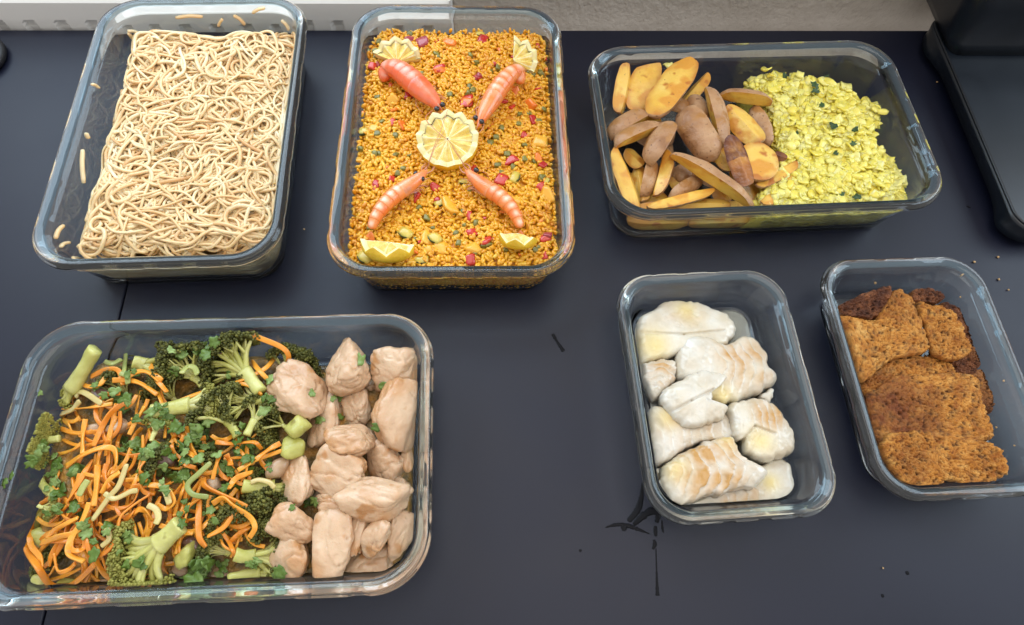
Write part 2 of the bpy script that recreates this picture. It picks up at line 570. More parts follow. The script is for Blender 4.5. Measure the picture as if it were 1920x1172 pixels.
M['crumb_bit'] = material('crumb_bit', [(0, (.42, .24, .09)), (1, (.62, .42, .22))], 130, .5, rough=.6)
M['wet'] = material('wet_film', [(0, (.003, .003, .005)), (1, (.004, .004, .006))], 50, 0, rough=.42, spec=.12)
jm = bpy.data.materials.new('juice')
jm.use_nodes = True
jb = jm.node_tree.nodes['Principled BSDF']
jb.inputs['Base Color'].default_value = (.80, .80, .72, 1)
jb.inputs['Roughness'].default_value = .08
jb.inputs['Transmission Weight'].default_value = .75
jb.inputs['IOR'].default_value = 1.33
M['juice'] = jm
jm2 = jm.copy()
jm2.name = 'brown_juice'
jm2.node_tree.nodes['Principled BSDF'].inputs['Base Color'].default_value = (.55, .36, .12, 1)
M['brown_juice'] = jm2

# ------------------------------------------------------------------ setting: table, wall, floor
TH = R(5.088)
E0 = np.array([-0.44256, 0.49229])
TD = np.array([math.cos(TH), math.sin(TH)])          # along the back edge
TN = np.array([-math.sin(TH), math.cos(TH)])         # away from the camera


def tab(s, d, z):                                     # s along back edge, d behind it
    q = E0 + TD * s + TN * d
    return [q[0], q[1], z]


def box_sd(name, s0, s1, d0, d1, z0, z1, mat, parent=None, bevel=0.0, dz=None):
    bm = bmesh.new()
    vs = [bm.verts.new(tab(s, d, z)) for z in (z0, z1) for s, d in ((s0, d0), (s1, d0), (s1, d1), (s0, d1))]
    for f in ((0, 3, 2, 1), (4, 5, 6, 7), (0, 1, 5, 4), (1, 2, 6, 5), (2, 3, 7, 6), (3, 0, 4, 7)):
        bm.faces.new([vs[i] for i in f])
    if bevel:
        bmesh.ops.bevel(bm, geom=bm.edges[:], offset=bevel, segments=3, affect='EDGES', profile=.5)
    me = bpy.data.meshes.new(name)
    bm.to_mesh(me)
    bm.free()
    me.materials.append(mat)
    for p in me.polygons:
        p.use_smooth = False
    o = bpy.data.objects.new(name, me)
    COL.objects.link(o)
    if parent:
        o.parent = parent
    return o


FRONT = -0.5625
seam_s = 0.0995                                      # where the two boards of the table meet
tb = empty('table', (0, 0, 0))
box_sd('table_board', -0.9, seam_s - .0006, FRONT, 0, -0.028, 0.0, M['table'], tb, .0012)
box_sd('table_board', seam_s + .0006, 1.5, FRONT, 0, -0.028, 0.0, M['table'], tb, .0012)
box_sd('table_joint', seam_s - .02, seam_s + .02, FRONT + .004, -.004, -0.03, -0.0022, M['seam'], tb)
tb['kind'] = 'structure'
tag(tb, 'matt black table top of two boards under the glass dishes', 'table')
wl = box_sd('wall', .364, 1.9, 0.045, 0.10, -0.75, 0.42, M['wall'])
wl['kind'] = 'structure'
wl = box_sd('window_wall', -1.2, .3638, 0.0455, 0.10, -0.75, 0.10, M['wall'])     # low wall under the window
wl['kind'] = 'structure'
fl = box_sd('floor', -1.2, 1.9, -1.6, 0.045, -0.78, -0.75, M['floor'])
fl['kind'] = 'structure'

# white radiator: folded sheet whose lower edge has trapezoid folds
def radiator():
    root = empty('radiator', tab(.2, .01, -.2))
    s_end = 0.362
    step = 0.0305
    s = -0.6
    prof = []
    while s < s_end - step:
        prof += [(s, 0), (s + step * .52, 0), (s + step * .66, 1), (s + step * .90, 1)]
        s += step
    prof += [(s, 0), (s_end, 0)]
    S = np.array([p[0] for p in prof])
    D = np.array([p[1] for p in prof], float)
    rows = [(-0.30, 1.0, .004), (0.000, 1.0, .004), (0.0045, .6, .004), (0.0085, 0.0, .004), (0.0275, 0.0, .0045), (0.0305, 0, .007), (0.0315, 0, .012), (0.032, 0, .042)]
    V = []
    for z, k, d0 in rows:
        for a, b in zip(S, D):
            V.append(tab(a, d0 + b * k * .003, z))
    n = len(S)
    F = [[r * n + i, r * n + i + 1, (r + 1) * n + i + 1, (r + 1) * n + i] for r in range(len(rows) - 1) for i in range(n - 1)]
    o = add('front_panel', V, np.array(F), M['white_metal'], root, smooth=False)
    box_sd('side_panel', s_end, s_end + .0015, .004, .042, -.3, .0315, M['white_metal'], None).parent = root
    for ch in root.children:
        if ch.name.startswith('side_panel'):
            ch.matrix_parent_inverse = Matrix.Translation(-Vector(root['_o']))
    tag(root, 'white metal radiator with folded lower edge behind the table', 'radiator')


radiator()

# black appliance at the right edge
def appliance():
    c0 = tab(.862, -.015, 0)
    root = empty('black_appliance', c0)

    def rrect(s0, s1, d0, d1, r, n=8):
        P = []
        for cx, cy_, a0 in ((s1 - r, d1 - r, 0), (s0 + r, d1 - r, 90), (s0 + r, d0 + r, 180), (s1 - r, d0 + r, 270)):
            for k in range(n + 1):
                a = R(a0 + 90 * k / n)
                P.append((cx + r * math.cos(a), cy_ + r * math.sin(a)))
        return P

    def flare(P, k):                          # rounded corner feet swell out of the lower side
        out = []
        for s_, d_ in P:
            g = math.exp(-((d_ + .040) / .020) ** 2) + math.exp(-((d_ + .250) / .022) ** 2)
            out.append((s_ - .008 * k * g if s_ < .95 else s_, d_ - (.004 * k * math.exp(-((s_ - .87) / .03) ** 2) if d_ < -.2 else 0)))
        return out

    def densify(P, n=10):
        Q = []
        for i_ in range(len(P)):
            p0, p1 = P[i_], P[(i_ + 1) % len(P)]
            m_ = n if math.hypot(p1[0] - p0[0], p1[1] - p0[1]) > .03 else 1
            for q in range(m_):
                Q.append((p0[0] + (p1[0] - p0[0]) * q / m_, p0[1] + (p1[1] - p0[1]) * q / m_))
        return Q

    def loft(name, rings, mat, cap=True):
        n = len(rings[0][0])
        V = [tab(s, d, z) for P, z in rings for s, d in P]
        F = [[r * n + i, r * n + (i + 1) % n, (r + 1) * n + (i + 1) % n, (r + 1) * n + i] for r in range(len(rings) - 1) for i in range(n)]
        bm = bmesh.new()
        vs = [bm.verts.new(v) for v in V]
        for f in F:
            bm.faces.new([vs[i] for i in f])
        bm.faces.new(vs[-n:])
        bm.faces.new(vs[:n][::-1])
        bmesh.ops.recalc_face_normals(bm, faces=bm.faces[:])
        me = bpy.data.meshes.new(name)
        bm.to_mesh(me)
        bm.free()
        for p in me.polygons:
            p.use_smooth = len(p.vertices) == 4
        me.materials.append(mat)
        o = bpy.data.objects.new(name, me)
        COL.objects.link(o)
        o.parent = root
        o.matrix_parent_inverse = Matrix.Translation(-Vector(root['_o']))
        return o
    # drip-tray like base, its long left side towards the dishes
    a = [.851, 1.20, -.262, -.004]
    rr = [(rrect(a[0] + .006, a[1], a[2] + .006, a[3], .02), .004), (rrect(a[0] + .001, a[1], a[2] + .001, a[3], .022), .008),
          (rrect(a[0] - .002, a[1], a[2] - .002, a[3], .022), .020), (rrect(a[0] - .0015, a[1], a[2] - .0015, a[3], .022), .0222),
          (rrect(a[0] + .0005, a[1], a[2] + .0005, a[3], .021), .0228)]
    ks = (.75, 1.0, .55, .3, .25)
    rr = [(flare(densify(P, 26), 0 if z > .019 else k_), z) for (P, z), k_ in zip([rr[0], rr[1], (rr[1][0], .013), rr[2], rr[3], rr[4]], (.8, 1.0, .7, 0, 0, 0))]
    loft('base', rr, M['black_plastic'])
    rim = [(rrect(a[0] - .0005, a[1], a[2] - .0005, a[3], .022), .0228), (rrect(a[0] - .0005, a[1], a[2] - .0005, a[3], .022), .0240), (rrect(a[0] + .001, a[1], a[2] + .001, a[3], .021), .0244)]
    loft('top_edge', rim, M['black_plastic'])
    b = [.853, 1.20, -.062, .035]
    loft('upper_body', [(rrect(b[0], b[1], b[2], b[3], .012), .0248), (rrect(b[0] - .004, b[1], b[2] + .004, b[3], .018), .034), (rrect(b[0] - .010, b[1], b[2] + .006, b[3], .022), .07), (rrect(b[0] - .012, b[1], b[2] + .006, b[3], .024), .16)], M['black_plastic'])
    tag(root, 'black glossy plastic appliance with rounded corner feet at the right table edge', 'appliance')


appliance()

# black cable in the upper left corner
def cable():
    P = [at(30, -30, .03), at(16, 0, .02), at(2, 12, .012), at(-20, 25, .006), at(-34, 55, .004), at(-16, 72, .004), at(3, 92, .004), at(-5, 120, .004), at(-40, 145, .004)]
    V, F = sweep(catmull(P, 80), .0085, .0085, 10)
    V[:, 2] += .0005
    tag(add('cable', V, F, M['cable']), 'black cable looping in at the upper left corner', 'cable')


cable()

# ------------------------------------------------------------------ glass dishes
def rrect_ring(hx, hy, r, nc=14, nx=64, ny=64):
    P, arc = [], []
    r = min(r, hx - .001, hy - .001)
    segs = [((hx, -hy + r), (hx, hy - r), ny, (hx - r, hy - r), 0), ((hx - r, hy), (-hx + r, hy), nx, (-hx + r, hy - r), 90),
            ((-hx, hy - r), (-hx, -hy + r), ny, (-hx + r, -hy + r), 180), ((-hx + r, -hy), (hx - r, -hy), nx, (hx - r, -hy + r), 270)]
    for a, b, n, c, a0 in segs:
        for k in range(n):
            t = k / n
            P.append((a[0] + (b[0] - a[0]) * t, a[1] + (b[1] - a[1]) * t))
            arc.append(t)
        for k in range(nc):
            an = R(a0 + 90 * k / nc)
            P.append((c[0] + r * math.cos(an), c[1] + r * math.sin(an)))
            arc.append(-1)
    return np.array(P), np.array(arc)


def dish(key, name, label):
    x, y, th, hx, hy, H = DISH[key]
    s = 0.0148
    big = H > .05
    # (inset, z, lip) lip = how far the lid catches on the rim act on this ring
    prof = [(s + .030, .0010, 0), (s + .008, .0006, 0), (s + .0026, .0, 0), (s + .0008, .0005, 0), (s + .0001, .0018, 0), (s - .0004, .006, 0),
            (s - .0035, H * .45, 0), (.0072, H - .0150, 0), (.0064, H - .0128, 0), (.0050, H - .0108, 0), (.0022, H - .0082, .3), (.0007, H - .0068, 1),
            (0, H - .0058, 1), (0, H - .0036, 1), (.0004, H - .0026, 1), (.0012, H - .0019, .4), (.0017, H - .0013, 0), (.0023, H - .0003, 0), (.0034, H, 0),
            (.0050, H - .0003, 0), (.0066, H - .0007, 0), (.0080, H - .0013, 0), (.0089, H - .0026, 0), (.0097, H - .0075, 0),
            (.0122, H * .6, 0), (.0152, H * .3, 0), (.0170, .0085, 0), (.0176, .0060, 0), (.0188, .0044, 0), (.0215, .0037, 0), (.034, .0035, 0)]
    rc_out = .036 if big else .030
    V, n = [], None
    for ins, z, lip in prof:
        P, arc = rrect_ring(hx - ins, hy - ins, max(rc_out - ins * .75, .009))
        if lip:
            ph = np.where(arc >= 0, (arc * (4 if big else 3) + .22) % 1.0, 1)
            notch = np.where((arc >= 0) & (ph < .36), 1.0, 0)
            d = np.linalg.norm(P, axis=1)
            nv = np.stack([np.where(np.abs(np.abs(P[:, 0]) - (hx - ins)) < 1e-6, np.sign(P[:, 0]), 0), np.where(np.abs(np.abs(P[:, 1]) - (hy - ins)) < 1e-6, np.sign(P[:, 1]), 0)], 1)
            P = P - nv * (notch * lip * .0005)[:, None]
        n = len(P)
        V.append(np.column_stack([P, np.full(n, z)]))
    V = np.vstack(V)
    F = [[r * n + i, r * n + (i + 1) % n, (r + 1) * n + (i + 1) % n, (r + 1) * n + i] for r in range(len(prof) - 1) for i in range(n)]
    V = np.vstack([V, [0, 0, .0010], [0, 0, .0035]])
    a, b = len(V) - 2, len(V) - 1
    T = [[a, (i + 1) % n, i] for i in range(n)]
    k = (len(prof) - 1) * n
    T += [[b, k + i, k + (i + 1) % n] for i in range(n)]
    V[:, 2] += .0006
    W = to_world(key, V)
    o = add(name, W, [np.array(F), np.array(T)], M['glass'], origin=(x, y, 0))
    o.data.materials.append(M['rim_glass_lightened'])
    o.data.materials.append(M['edge_glass_sky_tint'])
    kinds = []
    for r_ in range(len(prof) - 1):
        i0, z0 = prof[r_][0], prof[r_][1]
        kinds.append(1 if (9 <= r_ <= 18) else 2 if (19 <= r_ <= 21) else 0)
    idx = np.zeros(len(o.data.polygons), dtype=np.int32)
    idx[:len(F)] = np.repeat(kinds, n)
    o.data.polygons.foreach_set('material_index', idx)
    return tag(o, label, 'dish', 'glass food storage dishes')


dish('noodle', 'glass_dish', 'tall glass dish holding the noodles, in front of the radiator')
dish('paella', 'glass_dish', 'glass dish of yellow rice with prawns and lemon')
dish('potato', 'glass_dish', 'wide glass dish with potato wedges and chopped leek')
dish('veg', 'glass_dish', 'wide glass dish with broccoli, carrot and chicken at front left')
dish('fish', 'glass_dish', 'small glass dish holding white fish pieces')
dish('crumb', 'glass_dish', 'small glass dish holding brown crisp crumb slices')


# ------------------------------------------------------------------ noodles
def build_noodles():
    c = 'noodle'
    HX, HY = .0775, .1195
    SH = .004                                  # the heap leans to the right wall

    def ztop(u, v):
        P = np.column_stack([u, v, np.zeros(len(u))])
        e = np.minimum(HX - np.abs(u), HY - np.abs(v) + .002)
        e = np.clip(e / .016, -.2, 1)
        return .0400 + .0062 * fbm(P, 32, 3) - .012 * (1 - e) ** 2 + .003 * (v < 0) * 0

    def walk(u, v, n, rng, step=.0028):
        hd = rng.uniform(0, 2 * np.pi)
        k1, k2, k3 = rng.uniform(-1, 1), rng.uniform(-1, 1), rng.uniform(0, 6.28)
        f1, f2 = rng.uniform(.04, .11), rng.uniform(.12, .3)
        mag = rng.choice([.10, .17, .30], p=[.35, .4, .25])
        P = []
        bx_, by_ = HX - rng.uniform(0, .010), HY - rng.uniform(0, .016)
        for i in range(n):
            P.append((u, v))
            hd += mag * (k1 + 1.1 * math.sin(f1 * i * 2 + k3) + .6 * k2 * math.sin(f2 * i + 2 * k3))
            ex = max(abs(u) - (bx_ - .010), 0) / .010
            ey = max(abs(v) - (by_ - .010), 0) / .010
            if ex > 0 or ey > 0:
                tgt = math.atan2(-v * (ey > 0), -u * (ex > 0))
                dlt = (tgt - hd + math.pi) % (2 * math.pi) - math.pi
                hd += dlt * min(.16 * (ex + ey), .6)
            u = min(max(u + math.cos(hd) * step, -HX - .002), HX + .002)
            v = min(max(v + math.sin(hd) * step, -HY - .002), HY + .002)
        return np.array(P)

    rng = np.random.default_rng(21)

    def strand(depth, skip=1):
        n = int(rng.integers(36, 105))
        uv = walk(rng.uniform(-HX + .004, HX - .004), rng.uniform(-HY + .004, HY - .004), n, rng)
        z = ztop(uv[:, 0], uv[:, 1]) - depth
        t = np.arange(n)
        z += .0024 * np.sin(t * rng.uniform(.10, .26) + rng.uniform(0, 6)) + .0014 * np.sin(t * rng.uniform(.3, .55) + rng.uniform(0, 6))
        P = clamp_in(c, to_world(c, np.column_stack([uv[:, 0] + SH, uv[:, 1], z])), .0018)
        P, t = P[::skip], t[::skip]
        w = rng.uniform(.0022, .0034)
        return sweep(P, w, w * rng.uniform(.62, .9), 5, twist=rng.uniform(-.4, .4) + .5 * np.sin(t * .1 + rng.uniform(0, 6)), power=.8, ends=.9)

    for i in range(300):
        V, F = strand(-.0012 + .0058 * (i / 300) ** 1.2)
        o = add('noodle', V, F, M['noodle'], dish=None)
        tag(o, 'pale cooked noodle strand in the tangled heap in the tall dish', 'noodle', 'noodle strands in the heap')
    parts = [strand(.0030 + .0065 * rng.random(), 2) for i in range(520)]
    # strands pressed against the sides of the dish
    for i in range(420):
        sd = rng.choice([0, 1, 2, 3], p=[.66, .0, .32, .02])
        n = int(rng.integers(14, 46))
        z0 = rng.uniform(.0055, .033)
        t = np.arange(n)
        zz = z0 + .004 * np.sin(t * rng.uniform(.05, .25) + rng.uniform(0, 6)) + rng.uniform(-.0006, .0006) * t
        zz = np.clip(zz, .0055, .037)
        gap = rng.uniform(0.0002, .004)
        ins = inset_in(zz, LG_H) + gap + .0022
        s0 = rng.uniform(-1, 1)
        if sd in (0, 3):
            sgn = -1 if sd == 0 else 1
            u = s0 * HX + (t - n / 2) * .0029
            L = np.column_stack([np.clip(u, -HX, HX), sgn * (LG_L / 2 - ins), zz])
        else:
            sgn = -1 if sd == 1 else 1
            v = s0 * HY + (t - n / 2) * .0029
            L = np.column_stack([sgn * (LG_W / 2 - ins), np.clip(v, -HY, HY), zz])
        k = np.concatenate([[True], np.linalg.norm(np.diff(L, axis=0), axis=1) > .001])
        L = L[k]
        L[:, 0] += .0006 * np.sin(np.arange(len(L)) * .7 + i)
        if len(L) < 6:
            continue
        P = clamp_in(c, to_world(c, L), .0019)
        parts.append(sweep(P, .0034, .0026, 5, power=.9, twist=1.2))
    V, F = merge(parts)
    tag(add('noodle_heap', V, F, M['noodle']), 'deeper layers of the noodle heap seen through the glass', 'noodles', kind='stuff')
    # loose ends stuck to the glass
    ends = [((232, 57), (263, 62)), ((233, 62), (246, 76)), ((332, 35), (382, 33)), ((411, 51), (419, 38)), ((440, 31), (461, 48)), ((475, 26), (498, 17)),
            ((530, 39), (552, 52)), ((155, 284), (157, 346)), ((163, 253), (166, 263)), ((104, 450), (119, 425)), ((110, 467), (131, 457)), ((172, 162), (186, 168))]
    for i, (a, b) in enumerate(ends):
        A, B = on_wall(c, *a, .002), on_wall(c, *b, .002)
        Mid = (A + B) / 2 + np.array([.0006, .0004, .0012])
        P = clamp_in(c, catmull([A, Mid, B], 10), .0016)
        V, F = sweep(P, .0036, .0026, 6, power=.8)
        tag(add('noodle_end', V, F, M['noodle']), 'short loose noodle piece stuck to the bare inside of the tall dish', 'noodle', 'loose noodle ends on the glass')
    # bed under the strands
    slab_bed(c, 'noodle_bed', HX - .010, HY - .010, .0335, M['noodle'], 'closely packed noodles deep inside the tall dish', 'noodles')


def slab_bed(c, name, hx, hy, ztop, mat, label, cat, amp=.002, zb=.0050):
    P, _ = rrect_ring(hx, hy, .016, 6, 24, 24)
    n = len(P)
    rings = [(1 - .06, zb), (1, zb + .006), (1, ztop - .004), (.97, ztop), (.8, ztop), (.6, ztop), (.4, ztop), (.2, ztop)]
    V = np.vstack([np.column_stack([P * k, np.full(n, z)]) for k, z in rings])
    V = np.vstack([V, [[0, 0, ztop]]])
    V[3 * n:, 2] += amp * fbm(V[3 * n:], 60, 5)
    F = np.array([[r * n + i, r * n + (i + 1) % n, (r + 1) * n + (i + 1) % n, (r + 1) * n + i] for r in range(len(rings) - 1) for i in range(n)])
    k = (len(rings) - 1) * n
    T = np.array([[len(V) - 1, k + i, k + (i + 1) % n] for i in range(n)])
    W = to_world(c, V)
    o = add(name, W, [F, T], mat, dish=c)
    return tag(o, label, cat, kind='stuff')


build_noodles()


# ------------------------------------------------------------------ paella
def grain_base():
    n = 6
    rows = [(-.72, .66), (0, 1.0), (.72, .66)]
    V = [(-1, 0, 0)]
    for x, r in rows:
        for k in range(n):
            a = 2 * math.pi * k / n
            V.append((x, .58 * r * math.cos(a), .50 * r * math.sin(a)))
    V.append((1, 0, 0))
    F = []
    for k in range(n):
        q = (k + 1) % n
        F.append((0, 1 + q, 1 + k))
        for r in range(2):
            a, b_, c_, d = 1 + r * n + k, 1 + r * n + q, 1 + (r + 1) * n + q, 1 + (r + 1) * n + k
            F += [(a, b_, c_), (a, c_, d)]
        F.append((1 + 2 * n + k, 1 + 2 * n + q, 1 + 3 * n))
    return np.array(V, float), np.array(F)


def rand_rot(n, rng, tilt):
    yaw = rng.uniform(0, 2 * np.pi, n)
    pit = rng.normal(0, tilt, n)
    rol = rng.uniform(-np.pi, np.pi, n)
    cy_, sy = np.cos(yaw), np.sin(yaw)
    cp, sp = np.cos(pit), np.sin(pit)
    cr, sr = np.cos(rol), np.sin(rol)
    Rm = np.empty((n, 3, 3))
    Rm[:, 0, 0] = cy_ * cp
    Rm[:, 0, 1] = cy_ * sp * sr - sy * cr
    Rm[:, 0, 2] = cy_ * sp * cr + sy * sr
    Rm[:, 1, 0] = sy * cp
    Rm[:, 1, 1] = sy * sp * sr + cy_ * cr
    Rm[:, 1, 2] = sy * sp * cr - cy_ * sr
    Rm[:, 2, 0] = -sp
    Rm[:, 2, 1] = cp * sr
    Rm[:, 2, 2] = cp * cr
    return Rm


def paella_top(u, v):
    P = np.column_stack([u, v, np.zeros(len(u))])
    return .0415 + .0028 * fbm(P, 40, 9) + .0015 * fbm(P, 120, 4)


def build_paella():
    c = 'paella'
    hx, hy, H = DISH[c][3:]
    HX, HY = hx - .0160, hy - .0165
    rng = np.random.default_rng(5)
    slab_bed(c, 'rice_bed', HX - .0015, HY - .0015, .038, M['rice_bed'], 'saffron sauce and rice beneath the top grains', 'rice')
    n = 10500
    u, v = rng.uniform(-HX, HX, n), rng.uniform(-HY, HY, n)
    z = paella_top(u, v) - rng.uniform(0, .0042, n) ** 1.0
    e = np.minimum(HX - np.abs(u), HY - np.abs(v))
    z -= .004 * np.clip(1 - e / .006, 0, 1) * rng.random(n)
    tilt = .25
    Rm = rand_rot(n, rng, tilt)
    # pressed against the glass
    n2 = 3200
    sd = rng.choice([0, 1, 2, 3], n2, p=[.42, .22, .22, .14])
    s = rng.uniform(-1, 1, n2)
    z2 = rng.uniform(.0054, .041, n2)
    ins = inset_in(z2, H) + rng.uniform(.0004, .0024, n2)
    u2 = np.where(sd == 0, s * HX, np.where(sd == 3, s * HX, np.where(sd == 1, -(hx - ins), hx - ins)))
    v2 = np.where(sd == 0, -(hy - ins), np.where(sd == 3, hy - ins, s * HY))
    Rm2 = rand_rot(n2, rng, 1.2)
    L = np.vstack([np.column_stack([u, v, z]), np.column_stack([u2, v2, z2])])
    Rm = np.concatenate([Rm, Rm2])
    W = clamp_in(c, to_world(c, L), .0016)
    sc = rng.uniform(.0025, .0034, len(W))
    B, F = grain_base()
    V = np.einsum('nij,kj->nki', Rm, B) * sc[:, None, None] + W[:, None, :]
    FF = (F[None] + (np.arange(len(W)) * len(B))[:, None, None]).reshape(-1, 3)
    tag(add('rice', V.reshape(-1, 3), FF, M['rice'], dish=None), 'saffron yellow rice grains filling the dish of prawns', 'rice', kind='stuff')
    remember(c, V.reshape(-1, 3), FF)


build_paella()


def rounded_poly(seed, nplanes=9, p=10, sub=3, lo=.72, hi=1.0, amp=.05, freq=2.5, planes=None):
    """rounded irregular polyhedron around the origin, radius about 1"""
    rng = np.random.default_rng(seed)
    D, F = ICO[sub]
    if planes is None:
        Nn = rng.normal(size=(nplanes, 3))
        Nn /= np.linalg.norm(Nn, axis=1)[:, None]
        ds = rng.uniform(lo, hi, nplanes)
        Nn = np.vstack([Nn, np.eye(3), -np.eye(3)])
        ds = np.concatenate([ds, np.full(6, 1.0)])
    else:
        Nn, ds = planes
    q = np.maximum(D @ Nn.T, 1e-4) / ds[None, :]
    r = (q ** p).sum(1) ** (-1 / p)
    V = D * r[:, None]
    if amp:
        V = V * (1 + amp * fbm(V, freq, seed % 97))[:, None]
    return V, F


def dice(c, name, px, py, size, mat, seed, label, cat, group, flat=.42, lift=-.0002, el=1.0, top=None):
    rng = np.random.default_rng(seed)
    P0 = at(px, py, .042)
    L = to_local(c, P0)
    z = float(paella_top(L[:, 0], L[:, 1])[0]) if top is None else top
    P = at(px, py, z + lift)
    k = mpp(P) * size / 2
    V, F = rounded_poly(seed, 4, 26, 3, .6, .95, .06)
    if name != 'pea':
        yw = rng.uniform(0, 6.28)
        V = V * np.array([el * rng.uniform(.8, 1.25), rng.uniform(.6, .95), flat]) * k
        Rm_ = np.array(Matrix.Rotation(rng.normal(0, .3), 3, 'X') @ Matrix.Rotation(rng.normal(0, .3), 3, 'Y') @ Matrix.Rotation(yw, 3, 'Z'))
        V = V @ Rm_.T
    else:
        V = V * np.array([1, 1, flat]) * k
    W = clamp_in(c, V + P, .001)
    o = add(name, W, F, mat)
    return tag(o, label, cat, group)


def build_paella_bits():
    c = 'paella'
    rng = np.random.default_rng(77)
    reds = [(823, 128, 22), (897, 145, 17), (875, 190, 26), (905, 74, 20), (958, 300, 24), (705, 345, 18), (780, 345, 14), (790, 330, 13), (940, 338, 24),
            (910, 452, 24), (885, 435, 18), (1016, 348, 20), (1022, 445, 22), (780, 370, 22), (815, 352, 18), (880, 405, 16), (735, 335, 14), (765, 180, 18),
            (985, 255, 14), (735, 230, 14), (1000, 225, 18), (960, 200, 14), (1020, 480, 18), (880, 485, 22), (885, 318, 18), (700, 125, 18), (945, 190, 14), (1018, 310, 16)]
    for i, (x, y, s) in enumerate(reds):
        dice(c, 'pepper_piece', x, y, s, M['red_pepper'], 300 + i, 'small cooked red pepper piece among the yellow rice', 'pepper', 'red pepper pieces in the rice')
    for i, (x, y, s) in enumerate([(793, 78, 26), (768, 76, 20), (895, 147, 20), (708, 122, 16), (1028, 440, 18)]):
        dice(c, 'pepper_piece', x, y, s, M['purple_pepper'], 340 + i, 'dark purplish red pepper piece among the yellow rice', 'pepper', 'purplish pepper pieces in the rice')
    for i, (x, y, s) in enumerate([(875, 193, 20), (992, 195, 30), (740, 205, 16), (843, 80, 22), (825, 132, 20), (1010, 295, 16), (962, 165, 14), (755, 235, 16)]):
        dice(c, 'carrot_piece', x, y, s, M['orange_veg'], 360 + i, 'small orange carrot dice among the yellow rice', 'carrot', 'carrot dice in the rice', lift=.0004)
    for i, (x, y, s) in enumerate([(1015, 265, 34), (845, 385, 32), (825, 465, 26), (800, 470, 18), (890, 345, 14), (1025, 365, 34), (700, 240, 18), (885, 465, 34), (800, 445, 26), (970, 375, 22), (735, 190, 22), (675, 300, 16)]):
        dice(c, 'squash_piece', x, y, s, M['yellow_veg'], 380 + i, 'soft yellow vegetable piece among the yellow rice', 'vegetable', 'yellow vegetable pieces in the rice', flat=.4)
    peas = [(755, 317), (747, 326), (820, 108), (817, 100), (935, 128), (918, 135), (973, 215), (993, 215), (974, 232), (940, 243), (921, 270), (985, 270), (950, 290),
            (983, 300), (1003, 303), (960, 315), (935, 310), (700, 290), (790, 140), (885, 172), (880, 165), (845, 180), (695, 425), (785, 388), (800, 410), (868, 420), (893, 420),
            (930, 258), (905, 230), (1015, 332), (905, 462), (918, 460), (890, 475), (800, 470), (855, 435), (1005, 470), (1015, 140), (995, 137), (1000, 140), (690, 100), (770, 66), (710, 250), (740, 255),
            (860, 455), (1000, 455), (975, 440), (868, 395), (940, 325), (1020, 205), (1010, 225), (895, 115), (880, 103), (742, 290), (768, 290)]
    for i, (x, y) in enumerate(peas):
        dice(c, 'pea', x + rng.uniform(-2, 2), y + rng.uniform(-2, 2), rng.uniform(9, 13), M['pea'], 420 + i, 'dull green cooked pea among the yellow rice', 'pea', 'peas in the rice', flat=.85, lift=-.0006)
    for i in range(70):                        # small bits stirred through the rice
        x, y = rng.uniform(672, 1028), rng.uniform(72, 485)
        if (x - 839) ** 2 + (y - 258) ** 2 < 70 ** 2:
            continue
        kind = i % 3
        dice(c, ('pepper_piece', 'carrot_piece', 'pea')[kind], x, y, rng.uniform(7, 12), M[('red_pepper', 'orange_veg', 'pea')[kind]], 1500 + i,
             ('small cooked red pepper piece among the yellow rice', 'small orange carrot dice among the yellow rice', 'dull green cooked pea among the yellow rice')[kind],
             ('pepper', 'carrot', 'pea')[kind], ('red pepper pieces in the rice', 'carrot dice in the rice', 'peas in the rice')[kind], flat=.85 if kind == 2 else .42, lift=-.0004)
    # courgette half slices: pale flesh with a strip of dark skin
    for i, (x, y, s, a) in enumerate([(825, 380, 26, 40), (965, 333, 30, 70), (680, 247, 26, 20), (760, 437, 34, -30), (815, 446, 34, -40), (683, 483, 34, -40), (790, 487, 30, 0), (868, 340, 20, 0), (900, 64, 20, 0), (1024, 340, 18, 60)]):
        P = at(x, y, .0412)
        k = mpp(P) * s / 2 * .85
        rt = empty('courgette_piece', P)
        ca, sa = math.cos(R(a)), math.sin(R(a))
        Rz = np.array([[ca, -sa, 0], [sa, ca, 0], [0, 0, 1]])
        V, F = rounded_poly(500 + i, 3, 14, 2, .8, 1, .05)
        add('flesh', clamp_in(c, (V * np.array([1, .7, .26]) * k) @ Rz.T + P, .001), F, M['zucchini'], rt)
        an = np.linspace(-2.3, -.85, 9)
        arc = np.column_stack([np.cos(an) * .95, np.sin(an) * .74, np.full(9, .12)]) * k
        V, F = sweep(arc @ Rz.T + P, k * .16, k * .62, 6)
        add('skin', clamp_in(c, V, .0006), F, M['green_skin'], rt)
        tag(rt, 'courgette slice with dark green skin edge among the yellow rice', 'courgette', 'courgette pieces in the rice')


build_paella_bits()


